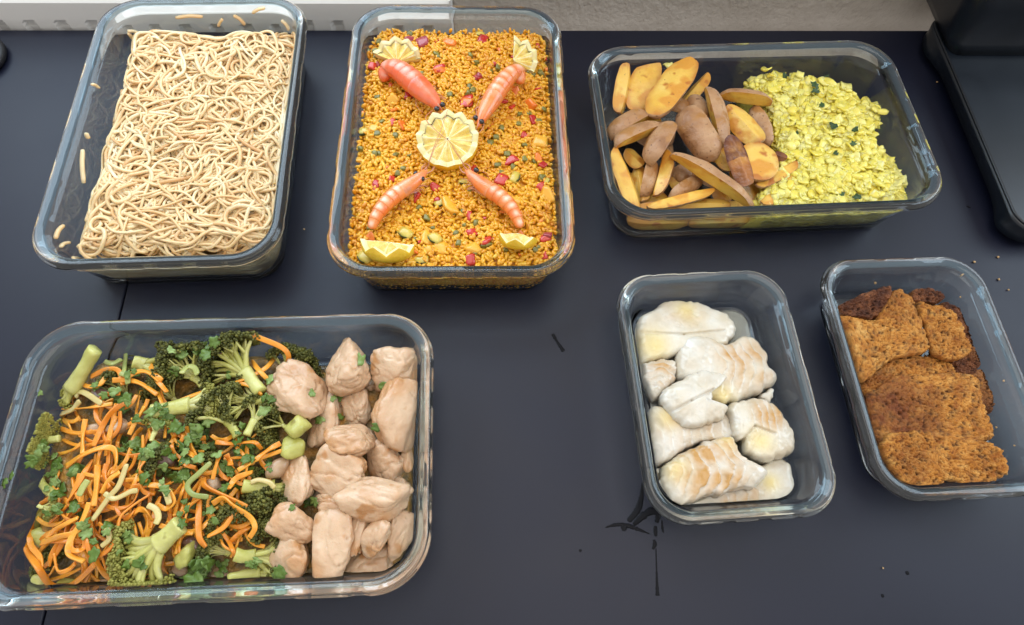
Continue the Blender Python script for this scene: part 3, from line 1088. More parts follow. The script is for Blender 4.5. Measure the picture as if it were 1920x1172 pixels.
# ------------------------------------------------------------------ prawns
def prawn(px_pts, zs, wpx, eyes, label, mat, flip=1, seed=0, mid_w=1.0):
    c = 'paella'
    P = np.array([at(x, y, z) for (x, y), z in zip(px_pts, zs)])
    path = catmull(P, 140)
    ds = np.concatenate([[0], np.cumsum(np.linalg.norm(np.diff(path, axis=0), axis=1))])
    T = ds / ds[-1]
    tt = np.linspace(0, 1, 150)
    path = np.column_stack([np.interp(tt, T, path[:, k]) for k in range(3)])
    W0 = mpp(P[2]) * wpx
    rt = empty('prawn', path[70] - np.array([0, 0, W0 * .5]))
    hd = .43
    prof_t = [0, .03, .08, .16, .28, .40, .46, .60, .74, .86, .95, 1]
    prof_w = [.10, .26, .46, .68, .90, 1.0, 1.0, .97, .86, .72, .55, .32]
    wid = np.interp(tt, prof_t, prof_w) * W0 * mid_w

    def tube(mask_t0, mask_t1, scale, name, parent, tone_fn, dark_fn, seg_bulge=0.0, n=26):
        ts = np.linspace(mask_t0, mask_t1, n)
        pth = np.column_stack([np.interp(ts, tt, path[:, k]) for k in range(3)])
        w = np.interp(ts, tt, wid) * scale
        if seg_bulge:
            q = (ts - mask_t0) / (mask_t1 - mask_t0)
            w = w * (1 + seg_bulge * (q - .35))
        V, F = sweep(pth, w, w * .92, 20, ends=.93)
        nr = n * 20
        ring = np.repeat(np.arange(n), 20)
        ang = np.tile(np.arange(20) / 20 * 2 * np.pi + np.pi / 20, n)
        top = np.clip(np.sin(ang), 0, 1)
        q = (ts[ring] - mask_t0) / (mask_t1 - mask_t0)
        tone = np.concatenate([tone_fn(q, top, V[:nr]), [0, 0]])
        dark = np.concatenate([dark_fn(q, top, V[:nr]), [0, 0]])
        return add(name, V, F, mat, parent, attrs={'tone': np.clip(tone, 0, 1), 'dark': np.clip(dark, 0, 1)}, dish=c)

    def nse(V, f, s):
        return fbm(V, f, s)
    head = tube(0.0, hd, 1.0, 'head_shell', rt, lambda q, t, V: .35 * np.clip(nse(V, 120, seed) + .1, 0, 1) + .35 * np.clip((q - .9) / .1, 0, 1), lambda q, t, V: .75 * np.clip(nse(V, 160, seed + 4) - .05, 0, 1) * (q > .25))
    nseg = 6
    edges = np.linspace(hd - .02, .97, nseg + 1)
    for k in range(nseg):
        tube(edges[k] - .012, edges[k + 1] + .004, 1.0, 'tail_segment', rt, lambda q, t, V: .85 * np.exp(-((q - .6) / .24) ** 2) * np.clip((t - .80) * 5.5 + .6 * nse(V, 150, seed), 0, 1), lambda q, t, V: 0 * q, .10, 12)
    # tail fan folded under
    ts = path[-1]
    tv = path[-1] - path[-6]
    tv /= np.linalg.norm(tv)
    sv = np.cross(tv, [0, 0, 1])
    for k in (-1, 0, 1):
        b = ts + tv * .001
        pth = catmull([b, b + tv * .006 + sv * k * .0025 + [0, 0, -.001], b + tv * .011 + sv * k * .006 + [0, 0, -.003]], 8)
        V, F = sweep(pth, [.002, .003, .0045, .005, .0055, .0055, .005, .003], .0012, 8)
        add('tail_fin', clamp_in(c, V, .0005), F, mat, rt, attrs={'tone': np.zeros(len(V)), 'dark': np.zeros(len(V))})
    # snout spike
    hv = path[0] - path[8]
    hv /= np.linalg.norm(hv)
    V, F = sweep(np.array([path[8] + [0, 0, wid[8] * .42], path[2] + [0, 0, .0018], path[0] + hv * .004 + [0, 0, .0016]]), [.0016, .0013, .0004], [.002, .0016, .0005], 6)
    add('snout', V, F, M['shrimp_thin'], head)
    # eyes
    for ex, ey in eyes:
        E = at(ex, ey, float(path[8][2]) + wid[8] * .32)
        V, F = ICO[2]
        add('eye', V * np.array([1, 1, .9]) * .0024 + E, F, M['eye'], head)
    # legs on the inner side and antenna scales at the mouth
    rng = np.random.default_rng(seed + 50)
    sides = np.cross(path[40] - path[30], [0, 0, 1])
    sides /= np.linalg.norm(sides)
    for k in range(7):
        i = 26 + k * 6
        b = path[i] + sides * flip * wid[i] * .40 - np.array([0, 0, wid[i] * .2])
        e = b + sides * flip * rng.uniform(.003, .007) + hv * rng.uniform(.004, .012) - np.array([0, 0, rng.uniform(0, .002)])
        V, F = sweep(catmull([b, (b + e) / 2 + [0, 0, .0012], e], 8), np.linspace(.0012, .0005, 8), np.linspace(.0012, .0005, 8), 5)
        add('leg', V, F, M['shrimp_thin'], rt)
    for k in (-1, 1):
        s2 = np.cross(hv, [0, 0, 1]) * k
        for j in range(2):
            b = path[10] + s2 * wid[10] * .45
            e = path[0] + hv * rng.uniform(.002, .006) + s2 * rng.uniform(.002, .004)
            V, F = sweep(catmull([b, (b + e) / 2 + s2 * .0015, e], 8), np.linspace(.0011, .0004, 8), np.linspace(.0013, .0004, 8), 5)
            add('mouth_feeler', V, F, M['shrimp_thin'], head)
    tag(rt, label, 'prawn', 'prawns on the rice')
    return head


def feeler(rt, pts, z):
    P = [at(x, y, zz) for (x, y), zz in zip(pts, z)]
    V, F = sweep(catmull(P, 24), np.linspace(.0008, .0004, 24), np.linspace(.0008, .0004, 24), 5)
    add('antenna', V, F, M['shrimp_thin'], rt)


LZ = .0585
p1 = prawn([(827, 206), (812, 188), (789, 166), (766, 146), (746, 131), (730, 128), (722, 140), (729, 153)], [.055, .056, .056, .056, .055, .052, .048, .044], 44, [(819, 204), (830, 196)], 'large red prawn below the upper left lemon piece, its tail curled', M['shrimp_red'], 1, 1, 1.0)
p2 = prawn([(896, 238), (908, 212), (924, 184), (941, 158), (959, 138), (971, 134), (975, 146), (971, 160)], [.053, .054, .054, .054, .054, .052, .048, .044], 37, [(903, 228), (892, 221)], 'orange prawn at upper right with grey mottled back, head towards the lemon', M['shrimp'], -1, 2)
p3 = prawn([(801, 316), (786, 333), (763, 350), (740, 366), (721, 384), (707, 403), (699, 420), (696, 432)], [.051, .052, .052, .052, .052, .051, .049, .046], 31, [(791, 335), (780, 326)], 'slim orange prawn at lower left with white banded tail', M['shrimp'], -1, 3)
p4 = prawn([(872, 316), (887, 332), (909, 350), (933, 366), (953, 383), (966, 402), (973, 419), (975, 430)], [.051, .052, .052, .052, .052, .051, .049, .046], 31, [(884, 329), (893, 319)], 'slim orange prawn at lower right beside the small lemon piece', M['shrimp'], 1, 4)
feeler(p1, [(812, 206), (798, 222), (820, 247), (845, 268), (869, 307)], [.054, .057, LZ + .001, LZ + .001, .056])
feeler(p3, [(802, 312), (812, 280), (828, 240), (839, 206)], [.054, LZ, LZ + .001, LZ + .003])
feeler(p3, [(801, 314), (806, 300), (820, 268), (836, 241)], [.053, LZ - .001, LZ + .001, LZ + .001])
feeler(p4, [(872, 316), (866, 302), (852, 282), (848, 274)], [.053, LZ - .001, LZ + .001, LZ + .001])
feeler(p1, [(790, 175), (780, 186), (782, 200), (795, 212)], [.054, .05, .048, .048])
feeler(p2, [(900, 232), (893, 210), (897, 188), (903, 172)], [.054, .052, .049, .047])
feeler(p4, [(905, 322), (913, 325), (915, 334), (911, 338)], [.053, .052, .049, .047])


# ------------------------------------------------------------------ lemons
def lemon(px, py, z, rpx, teeth, a0, a1, tilt, yaw, label, depth=.75, seed=0, amp=.16, tilt_axis=0.0):
    c = 'paella'
    C0 = at(px, py, z)
    Rr = mpp(C0) * rpx
    full = abs(a1 - a0) > 359
    nth = 240 if full else max(60, int(240 * abs(a1 - a0) / 360))
    th = np.linspace(R(a0), R(a1), nth, endpoint=not full)
    tri = 2 * np.abs(((th * teeth / (2 * np.pi)) % 1.0) - .5)         # 0..1
    sharp = tri ** .8

    def ring(rho, zc, use, wob=0.0):
        r = rho * (1 + .05 * (sharp - .5) * use)
        return np.column_stack([np.cos(th) * r, np.sin(th) * r, zc + amp * (sharp - .5) * use * rho + 0 * th])
    segs = 10
    seg_ph = np.abs(((th * segs / (2 * np.pi) + .3) % 1) - .5) * 2      # membranes at 1
    pulp_r = [.03, .12, .25, .4, .55, .68, .77, .81]
    pith_r = [.81, .84, .90, .96, .992]
    rind_q = [(.992, .0), (1.0, -.02), (1.0, -.18), (.97, -.36), (.86, -.54), (.66, -.68), (.4, -.76), (.15, -.79)]
    ca, sa = math.cos(R(tilt)), math.sin(R(tilt))
    cz, sz = math.cos(R(yaw)), math.sin(R(yaw))
    Rx = np.array([[1, 0, 0], [0, ca, -sa], [0, sa, ca]])
    Rz = np.array([[cz, -sz, 0], [sz, cz, 0], [0, 0, 1]])
    ta = R(tilt_axis)
    Ra = np.array([[math.cos(ta), -math.sin(ta), 0], [math.sin(ta), math.cos(ta), 0], [0, 0, 1]])
    RM = Ra @ Rx @ Ra.T @ Rz

    def out(V):
        return clamp_in(c, (V * Rr) @ RM.T + C0, .0008)
    rt = empty('lemon', C0 - np.array([0, 0, Rr * .5]))

    def loft(rings, name, mat, tone=None, closed=full):
        n = nth
        V = np.vstack(rings)
        m_ = n if closed else n - 1
        i = np.arange(len(rings) - 1)[:, None] * n
        j = np.arange(m_)[None, :]
        k = (j + 1) % n
        Q = np.stack([i + j, i + k, i + n + k, i + n + j], -1).reshape(-1, 4)
        return add(name, out(V), Q, mat, rt, attrs={'tone': tone} if tone is not None else None, dish=c)
    rings = []
    tone = []
    for r_ in pulp_r:
        V = ring(r_, -.03, 1)
        V[:, 2] += .03 * vnoise(V * np.array([1, 1, 0]), 9, seed) - .035 * (1 - seg_ph ** 3) * min(1, r_ * 2)
        rings.append(V)
        tone.append(np.clip((seg_ph - .86) / .1, 0, 1) * (r_ > .1) + (1 if r_ < .1 else 0) + (r_ > .8) * 1.0)
    loft(rings, 'pulp', M['lemon_pulp'], np.clip(np.concatenate(tone), 0, 1))
    loft([ring(r_, -.03 + .04 * (r_ > .82), 1) for r_ in pith_r], 'pith', M['lemon_pith'])
    rr = []
    for r_, zz in rind_q:
        k = max(0, 1 + zz / .3)
        rr.append(ring(r_, zz * depth / .75 + .01, k if zz < -.01 else 1))
    loft(rr, 'rind', M['lemon_rind'])
    if not full:
        for side in (0, -1):
            prof = [np.array([0, 0, -.03])]
            prof += [ring(r_, -.03, 1)[side] for r_ in (.3, .6, .81, .9, .99)]
            prof += [rr[k][side] for k in range(1, len(rr))]
            prof += [np.array([0, 0, -.79 * depth / .75])]
            V = np.array(prof)
            cen = V.mean(0)
            V = np.vstack([V, cen])
            n = len(prof)
            T = np.array([[n, i, (i + 1) % n] for i in range(n)])
            add('cut_face', out(V), T, M['lemon_pith'], rt, smooth=False)
    tag(rt, label, 'lemon', 'lemon pieces on the rice')


lemon(839, 260, LZ - .004, 58, 13, 0, 360, 10, 12, 'lemon half with zigzag cut edge in the middle of the rice', .7, 1, .20)
lemon(744, 116, .047, 46, 11, 15, 165, 22, 0, 'pale crown cut lemon piece behind the large red prawn', .5, 2, .26)
lemon(962, 112, .049, 46, 11, -20, 100, 12, -8, 'pale lemon piece in the back right corner of the rice', .5, 3, .30)
lemon(730, 452, .051, 52, 7, 200, 350, -34, -8, 'large lemon wedge with yellow rind in the front left corner of the rice', .62, 4, .34)
lemon(972, 436, .051, 40, 7, 200, 330, -30, 6, 'small lemon wedge with yellow rind in the front right corner of the rice', .62, 5, .36)


# ------------------------------------------------------------------ potato wedges
def potato(a, b, wpx, z, roll, phi, label, seed, burnt=False, dz=0.0, bend=0.0, depth=1.0):
    c = 'potato'
    A, B = at(*a, z + dz), at(*b, z - dz)
    Cn = (A + B) / 2
    hl = np.linalg.norm(B - A) / 2 * 1.10
    w = mpp(Cn) * wpx * 1.13
    ph = R(phi)
    rb = w / (2 * max(math.sin(min(ph, math.pi / 2)), .5))
    D, F = ICO[5]
    e = np.array([hl, rb, rb * depth])
    off = np.array([0, 0, -.45 * rb * depth])
    Nn = np.array([[0, math.cos(ph), math.sin(ph)], [0, -math.cos(ph), math.sin(ph)]])
    dist = -(Nn @ off)
    p = 26

    def solve(D):
        lo_, hi_ = np.zeros(len(D)), np.full(len(D), 2.2 * max(hl, rb))
        for _ in range(26):                   # blunt ended potato body, solved along each ray
            md = (lo_ + hi_) / 2
            Pq = np.abs(off + D * md[:, None]) / e
            g_ = Pq[:, 0] ** 2.5 + (Pq[:, 1] ** 2 + Pq[:, 2] ** 2) ** 1.15
            lo_, hi_ = np.where(g_ < 1, md, lo_), np.where(g_ < 1, hi_, md)
        ie = 1 / np.maximum(lo_, 1e-6)
        inv = np.maximum(D @ Nn.T, 1e-5) / dist[None, :]
        return ie, inv
    ie, inv = solve(D)
    f = np.log(inv.max(1) / ie)
    ed = np.unique(np.sort(np.vstack([F[:, [0, 1]], F[:, [1, 2]], F[:, [2, 0]]]), axis=1), axis=0)
    ed = ed[f[ed[:, 0]] * f[ed[:, 1]] < 0]
    t_ = f[ed[:, 0]] / (f[ed[:, 0]] - f[ed[:, 1]])
    D2 = D.copy()
    snapped = np.zeros(len(D), bool)
    for (ia, ib), t1 in zip(ed, t_):          # slide the nearer vertex onto the cut edge
        k_ = ia if t1 < .5 else ib
        if snapped[k_] or (snapped[ia] or snapped[ib]) and min(t1, 1 - t1) > .45:
            continue
        D2[k_] = D[ia] + (D[ib] - D[ia]) * t1
        snapped[k_] = True
    D = D2 / np.linalg.norm(D2, axis=1)[:, None]
    ie, inv = solve(D)
    f = np.log(inv.max(1) / ie)
    f[snapped] = 0
    r = 1 / (ie ** p + (inv ** p).sum(1)) ** (1 / p)
    V = D * r[:, None]
    flesh_v = np.exp(f)
    rng = np.random.default_rng(seed)
    sx = V[:, 0] / hl
    V = V * (1 + .11 * fbm(V / rb, 1.1, seed, 2))[:, None]
    sk = flesh_v < .97
    V[sk] *= (1 - .05 * np.abs(fbm(V[sk] / rb * np.array([.6, 1, 1]), 3.2, seed + 3)))[:, None]
    V[:, 2] += bend * rb * sx ** 2
    V[:, 1] += rng.uniform(-.15, .15) * rb * sx ** 2
    # browning along the cut edges and tips
    brown = np.clip(1 - np.abs(flesh_v - 1) / .55, 0, 1) ** 1.3 * 1.1 * np.clip(.5 + fbm(V / rb, 1.5, seed + 9), 0, 1) + np.clip((np.abs(sx) - .72) / .28, 0, 1) * .7 * np.clip(.4 + fbm(V / rb, 1.2, seed + 5), 0, 1)
    if burnt:
        brown = np.clip(brown + .9 * (sx < -.1) * np.clip(.6 + fbm(V / rb, 2, seed), 0, 1), 0, 1)
    W = V @ frame(B - A, roll=R(roll)) + Cn
    W = clamp_in(c, W, .0008)
    rt = empty('potato_wedge', [Cn[0], Cn[1], W[:, 2].min()])
    fl_ = f[F].sum(1) > 0
    for nm, k, mt in (('skin', ~fl_, M['potato_skin']), ('flesh', fl_, M['potato_burnt'] if burnt else M['potato_flesh'])):
        if k.sum() < 3:
            continue
        ids, invx = np.unique(F[k], return_inverse=True)
        add(nm, W[ids], invx.reshape(-1, 3), mt, rt, attrs={'tone': np.clip(brown[ids], 0, 1)}, dish=c)
    tag(rt, label, 'potato wedge', 'roast potato wedges')


PT = [
    ((1176, 124), (1160, 214), 34, .038, -35, 55, 'upright potato wedge in the back left corner, flesh to the right', 0, .006),
    ((1222, 119), (1190, 210), 52, .036, 5, 84, 'pale flat cut potato half second from the back left corner', 0, .006),
    ((1294, 121), (1220, 220), 54, .047, 12, 84, 'large golden potato half leaning over the others, cut face up', 0, .004),
    ((1328, 143), (1280, 198), 28, .036, 30, 60, 'dark roasted wedge tucked behind the large golden half', 0, .004),
    ((1331, 164), (1358, 266), 44, .047, 142, 50, 'long skin side up wedge leaning on the middle of the pile', 0, .003),
    ((1280, 204), (1336, 296), 54, .045, 212, 58, 'biggest brown skinned potato piece in the middle of the pile', 0, .002),
    ((1350, 176), (1444, 190), 40, .042, 118, 58, 'curved wedge at the top next to the leek, skin above and orange flesh below', 0, .002),
    ((1366, 206), (1424, 268), 44, .042, 15, 62, 'bright orange roasted wedge beside the leek, ridge up', 0, .0),
    ((1412, 200), (1442, 270), 30, .034, 212, 50, 'narrow brown skinned wedge touching the leek', 0, .0),
    ((1146, 250), (1212, 212), 50, .040, 142, 52, 'brown wrinkled wedge against the left glass wall', 0, .0),
    ((1152, 268), (1232, 234), 42, .048, 140, 50, 'small rounded skin side up wedge lying across at the left', 0, .0),
    ((1257, 230), (1220, 300), 48, .051, 215, 52, 'blunt skin side up wedge in the left middle of the pile', 0, .002),
    ((1152, 284), (1194, 394), 42, .038, -30, 58, 'long pale wedge along the front left glass wall', 0, .004),
    ((1174, 284), (1202, 314), 26, .032, 10, 60, 'small orange wedge tip under the left skins', 0, .0),
    ((1224, 298), (1208, 368), 36, .034, 140, 50, 'dark brown skinned wedge standing at the front left', 0, .004),
    ((1254, 286), (1234, 366), 38, .037, 60, 58, 'wedge with pale cut side beside the dark skinned one', 0, .003),
    ((1266, 286), (1412, 382), 46, .048, 128, 56, 'longest wedge crossing the front diagonally, pale flesh facing forward', 0, .004),
    ((1370, 258), (1403, 350), 36, .049, 12, 55, 'burnt dark red wedge standing in the middle right', 1, .004),
    ((1412, 276), (1426, 342), 62, .042, 0, 86, 'round flat pale potato slice next to the burnt wedge', 0, .001),
    ((1490, 308), (1418, 350), 32, .039, 30, 60, 'golden wedge pointing into the leek', 0, .0),
    ((1486, 334), (1426, 384), 36, .035, 25, 60, 'front right wedge with pale cut side beside the leek', 0, .0),
    ((1338, 358), (1212, 390), 30, .040, 40, 52, 'long orange brown wedge along the front rim', 0, .0),
    ((1316, 334), (1258, 366), 26, .035, 145, 50, 'small wrinkled brown wedge in the front middle', 0, .0),
    ((1268, 384), (1368, 385), 26, .032, 10, 60, 'low orange wedge just behind the front glass', 0, .0),
    ((1268, 312), (1292, 336), 36, .030, 180, 65, 'small brown skin knob under the diagonal wedge', 0, .0),
    ((1346, 282), (1372, 320), 34, .033, 5, 70, 'yellow cut face showing left of the burnt wedge', 0, .0),
    ((1342, 354), (1364, 380), 28, .030, 15, 65, 'small golden wedge below the diagonal wedge', 0, .0),
    ((1262, 334), (1292, 360), 32, .026, 10, 70, 'deep yellow wedge in the gap at front middle', 0, .0),
    ((1452, 290), (1474, 298), 16, .043, 30, 60, 'tiny burnt potato tip poking up beside the leek', 1, .0),
    ((1298, 178), (1322, 222), 34, .036, 170, 60, 'reddish brown skin piece behind the middle of the pile', 0, .0),
    ((1216, 236), (1262, 262), 46, .036, 172, 62, 'brown skin bridging the gap left of the biggest piece', 0, .0),
    ((1186, 222), (1236, 236), 40, .034, 20, 62, 'shaded yellow wedge below the large golden half', 0, .0),
    ((1244, 192), (1296, 206), 40, .034, 168, 60, 'shaded brown wedge between the golden half and the biggest piece', 0, .0),
    ((1300, 318), (1350, 346), 40, .030, 174, 60, 'brown wedge under the long diagonal one', 0, .0),
    ((1196, 316), (1206, 378), 34, .026, 20, 60, 'yellow wedge deep between the front left ones', 0, .0),
    ((1180, 404), (1290, 404), 54, .016, 60, 60, 'wedge low behind the front left glass', 0, .0),
    ((1290, 404), (1430, 402), 56, .017, 70, 60, 'orange wedge low behind the front glass at the middle', 0, .0),
    ((1190, 240), (1260, 290), 50, .024, 170, 60, 'hidden brown wedge under the left skins', 0, .0),
    ((1300, 250), (1400, 310), 54, .022, 10, 60, 'lowest wedge under the middle of the pile', 0, .0),
    ((1380, 300), (1420, 390), 44, .022, 10, 60, 'low wedge under the round slice', 0, .0),
    ((1160, 330), (1250, 390), 44, .020, 10, 60, 'low wedge under the front left corner', 0, .0),
]
for i, (a, b, w, z, roll, phi, lab, bt, dz) in enumerate(PT):
    potato(a, b, w, z, roll, phi, lab, 900 + i * 7, bool(bt), dz, bend=random.uniform(-.12, .05))


# ------------------------------------------------------------------ slabs traced to an outline (fish, crumb slices, leek bed)
def zl(o, s, pts):
    return [(o[0] + x / s, o[1] + y / s) for x, y in pts]


def slab(c, name, pts, zb, T, mat, nr=36, nt=140, edge=4.0, tilt=(0, 0), outline_noise=.0012, hfun=None, tfun=None, seed=0, onf=90, parent=None, zlow=None, bend=.0015, under=.90):
    """closed slab: outline in photo pixels seen at its top height; real thickness T above zb"""
    P = np.array([at(x, y, zb + T * .7) for x, y in pts])
    O = catmull(P[:, :2], nt, True)
    cen = O.mean(0)
    d = O - cen
    ln = np.linalg.norm(d, axis=1)
    un = d / ln[:, None]
    nse = fbm(np.column_stack([O, np.full(nt, seed * .1)]), onf, seed, 4)
    O = O + un * (nse * outline_noise * 1.6)[:, None]
    rho = (np.arange(1, nr + 1) / nr) ** .85
    XY = cen + (O - cen)[None] * rho[:, None, None]
    XY = XY.reshape(-1, 2)
    rr = np.repeat(rho, nt)
    base = zb + (XY - cen) @ np.array(tilt) + bend * fbm(np.column_stack([XY, np.zeros(len(XY))]), 25, seed + 2)
    top = base + T * (1 - rr ** (edge * 2)) ** .5
    X3 = np.column_stack([XY, np.zeros(len(XY))])
    if hfun is not None:
        top = top + hfun(XY, rr)
    V = np.column_stack([XY, top])
    zc = np.array([[cen[0], cen[1], top[:nt].mean()]])
    # underside
    lowz = base[-nt:] - .0004
    ring1 = np.column_stack([cen + (O - cen) * .985, lowz - .0012])
    ring2 = np.column_stack([cen + (O - cen) * under, np.maximum(lowz - .002, .0047) if zlow is None else np.full(nt, zlow)])
    V = np.vstack([V, ring1, ring2, zc, [[cen[0], cen[1], ring2[:, 2].mean()]]])
    nrow = nr + 2
    i = np.arange(nrow - 1)[:, None] * nt
    j = np.arange(nt)[None, :]
    k = (j + 1) % nt
    Q = np.stack([i + j, i + nt + j, i + nt + k, i + k], -1).reshape(-1, 4)
    a = nrow * nt
    jj = np.arange(nt)
    kk = (jj + 1) % nt
    T1 = np.stack([np.full(nt, a), jj, kk], -1)
    T2 = np.stack([np.full(nt, a + 1), (nrow - 1) * nt + kk, (nrow - 1) * nt + jj], -1)
    W = clamp_in(c, V, .0008)
    attrs = {}
    if tfun:
        for kx, fn in tfun.items():
            full = np.column_stack([V[:, :2], np.concatenate([rr, np.ones(2 * nt), [0, 1]])])
            attrs[kx] = np.clip(fn(full[:, :2], full[:, 2]), 0, 1)
    o = add(name, W, [Q, np.vstack([T1, T2])], mat, parent, attrs=attrs, dish=c)
    return o


# ------------------------------------------------------------------ leek
def build_leek():
    c = 'potato'
    poly = [(1392, 150), (1440, 134), (1500, 142), (1560, 146), (1612, 180), (1648, 212), (1650, 270), (1682, 312), (1702, 350), (1706, 402), (1600, 410), (1450, 412), (1405, 408), (1440, 330), (1450, 290), (1440, 220)]
    o = slab(c, 'leek_bed', poly, .010, .0285, M['leek_bed'], 20, 90, 5, under=.975, outline_noise=.002, hfun=lambda X, r: .003 * fbm(np.column_stack([X, 0 * r]), 70, 3), zlow=.0048)
    tag(o, 'soft yellow mass of leek beneath the chopped pieces', 'leek', kind='stuff')
    bv = BVHTree.FromPolygons([tuple(v) for v in FOOD[c][-1][0]], [tuple(f) for a in FOOD[c][-1][1] for f in a])
    from mathutils.geometry import intersect_point_tri_2d
    import itertools
    pl = np.array(poly, float)

    def inside(x, y):
        n = len(pl)
        k = False
        j = n - 1
        for i in range(n):
            if (pl[i][1] > y) != (pl[j][1] > y) and x < (pl[j][0] - pl[i][0]) * (y - pl[i][1]) / (pl[j][1] - pl[i][1]) + pl[i][0]:
                k = not k
            j = i
        return k
    rng = np.random.default_rng(3)

    def flake(P, size, nrm, rng):
        if rng.random() < .45:               # soft rounded lumps between the flat squares
            V, F = rounded_poly(int(rng.integers(1, 9999)), 5, 8, 2, .6, .95, .1)
            V = V * np.array([1, rng.uniform(.6, .9), rng.uniform(.34, .5)]) * size * .52
            V = V @ np.array(Matrix.Rotation(rng.uniform(0, 6.28), 3, 'Z') @ Matrix.Rotation(rng.normal(0, .3), 3, 'X')).T
            return clamp_in(c, V + P, .0006), F
        g = np.linspace(-1, 1, 4)
        X, Y = np.meshgrid(g, g)
        X, Y = X.ravel(), Y.ravel()
        asp = rng.uniform(.55, 1.0)
        cv = rng.uniform(.1, .5) * rng.choice([-1, 1])
        sk = rng.uniform(-.3, .3)
        Z = cv * X ** 2 + .15 * rng.normal(size=16) * .5
        th = .17
        top = np.column_stack([X + sk * Y, Y * asp, Z + th])
        bot = np.column_stack([X + sk * Y, Y * asp, Z - th])
        V = np.vstack([top, bot]) * size / 2
        F = []
        for i in range(3):
            for j in range(3):
                a = i * 4 + j
                F.append([a, a + 1, a + 5, a + 4])
                F.append([16 + a, 16 + a + 4, 16 + a + 5, 16 + a + 1])
        bd = [0, 1, 2, 3, 7, 11, 15, 14, 13, 12, 8, 4]
        for q in range(12):
            a, b = bd[q], bd[(q + 1) % 12]
            F.append([a, 16 + a, 16 + b, b])
        Rm = rand_rot(1, rng, .38)[0]
        # keep lying on the flat side
        yaw = rng.uniform(0, 6.28)
        tx, ty = rng.normal(0, .24), rng.normal(0, .24)
        Rm = np.array(Matrix.Rotation(tx, 3, 'X') @ Matrix.Rotation(ty, 3, 'Y') @ Matrix.Rotation(yaw, 3, 'Z'))
        return clamp_in(c, V @ Rm.T + P, .0006), np.array(F)

    pts = []
    while len(pts) < 1150:
        x, y = rng.uniform(1390, 1708), rng.uniform(132, 400)
        if not inside(x, y):
            continue
        d = CAM_W + CAM_R * ((x - 960) / FPX) - CAM_U * ((y - 586) / FPX)
        h = bv.ray_cast(Vector(CAM_O), Vector(d))
        if h[0] is None:
            continue
        pts.append(np.array(h[0]) + np.array([0, 0, rng.uniform(-.0006, .0024)]))
    for e in ((1641, 205), (1648, 198), (1655, 209), (1500, 140), (1437, 132), (1447, 140)):
        pts.append(at(*e, .043))
    order = np.argsort([-p[2] for p in pts])
    rest = []
    for r_, i in enumerate(order):
        V, F = flake(pts[i], rng.uniform(.0050, .0105), None, rng)
        if r_ < 300:
            tag(add('leek_piece', V, F, M['leek'], dish=c, smooth=True), 'small yellow chopped leek piece on top of the leek heap', 'leek', 'chopped leek pieces')
        else:
            rest.append((V, F))
            remember(c, V, F)
    # pressed to the front glass
    for i in range(320):
        L = np.array([[rng.uniform(.0, .112), -(LG_W / 2 - .001 - inset_in(.02, LG_H) - rng.uniform(.001, .003)), rng.uniform(.0055, .034)]])
        P = to_world(c, L)[0]
        V, F = flake(P, rng.uniform(.006, .011), None, rng)
        rest.append((clamp_in(c, V, .0006), F))
    V, F = merge(rest)
    tag(add('chopped_leek', V, F, M['leek']), 'lower chopped yellow leek filling the right of the wide dish', 'leek', kind='stuff')
    for (x, y) in ((1254, 121),):
        P = on_wall(c, x, y, .002)
        V, F = flake(P, .009, None, rng)
        tag(add('leek_piece', V, F, M['leek']), 'single leek piece stuck on the bare glass behind the potatoes', 'leek')


build_leek()


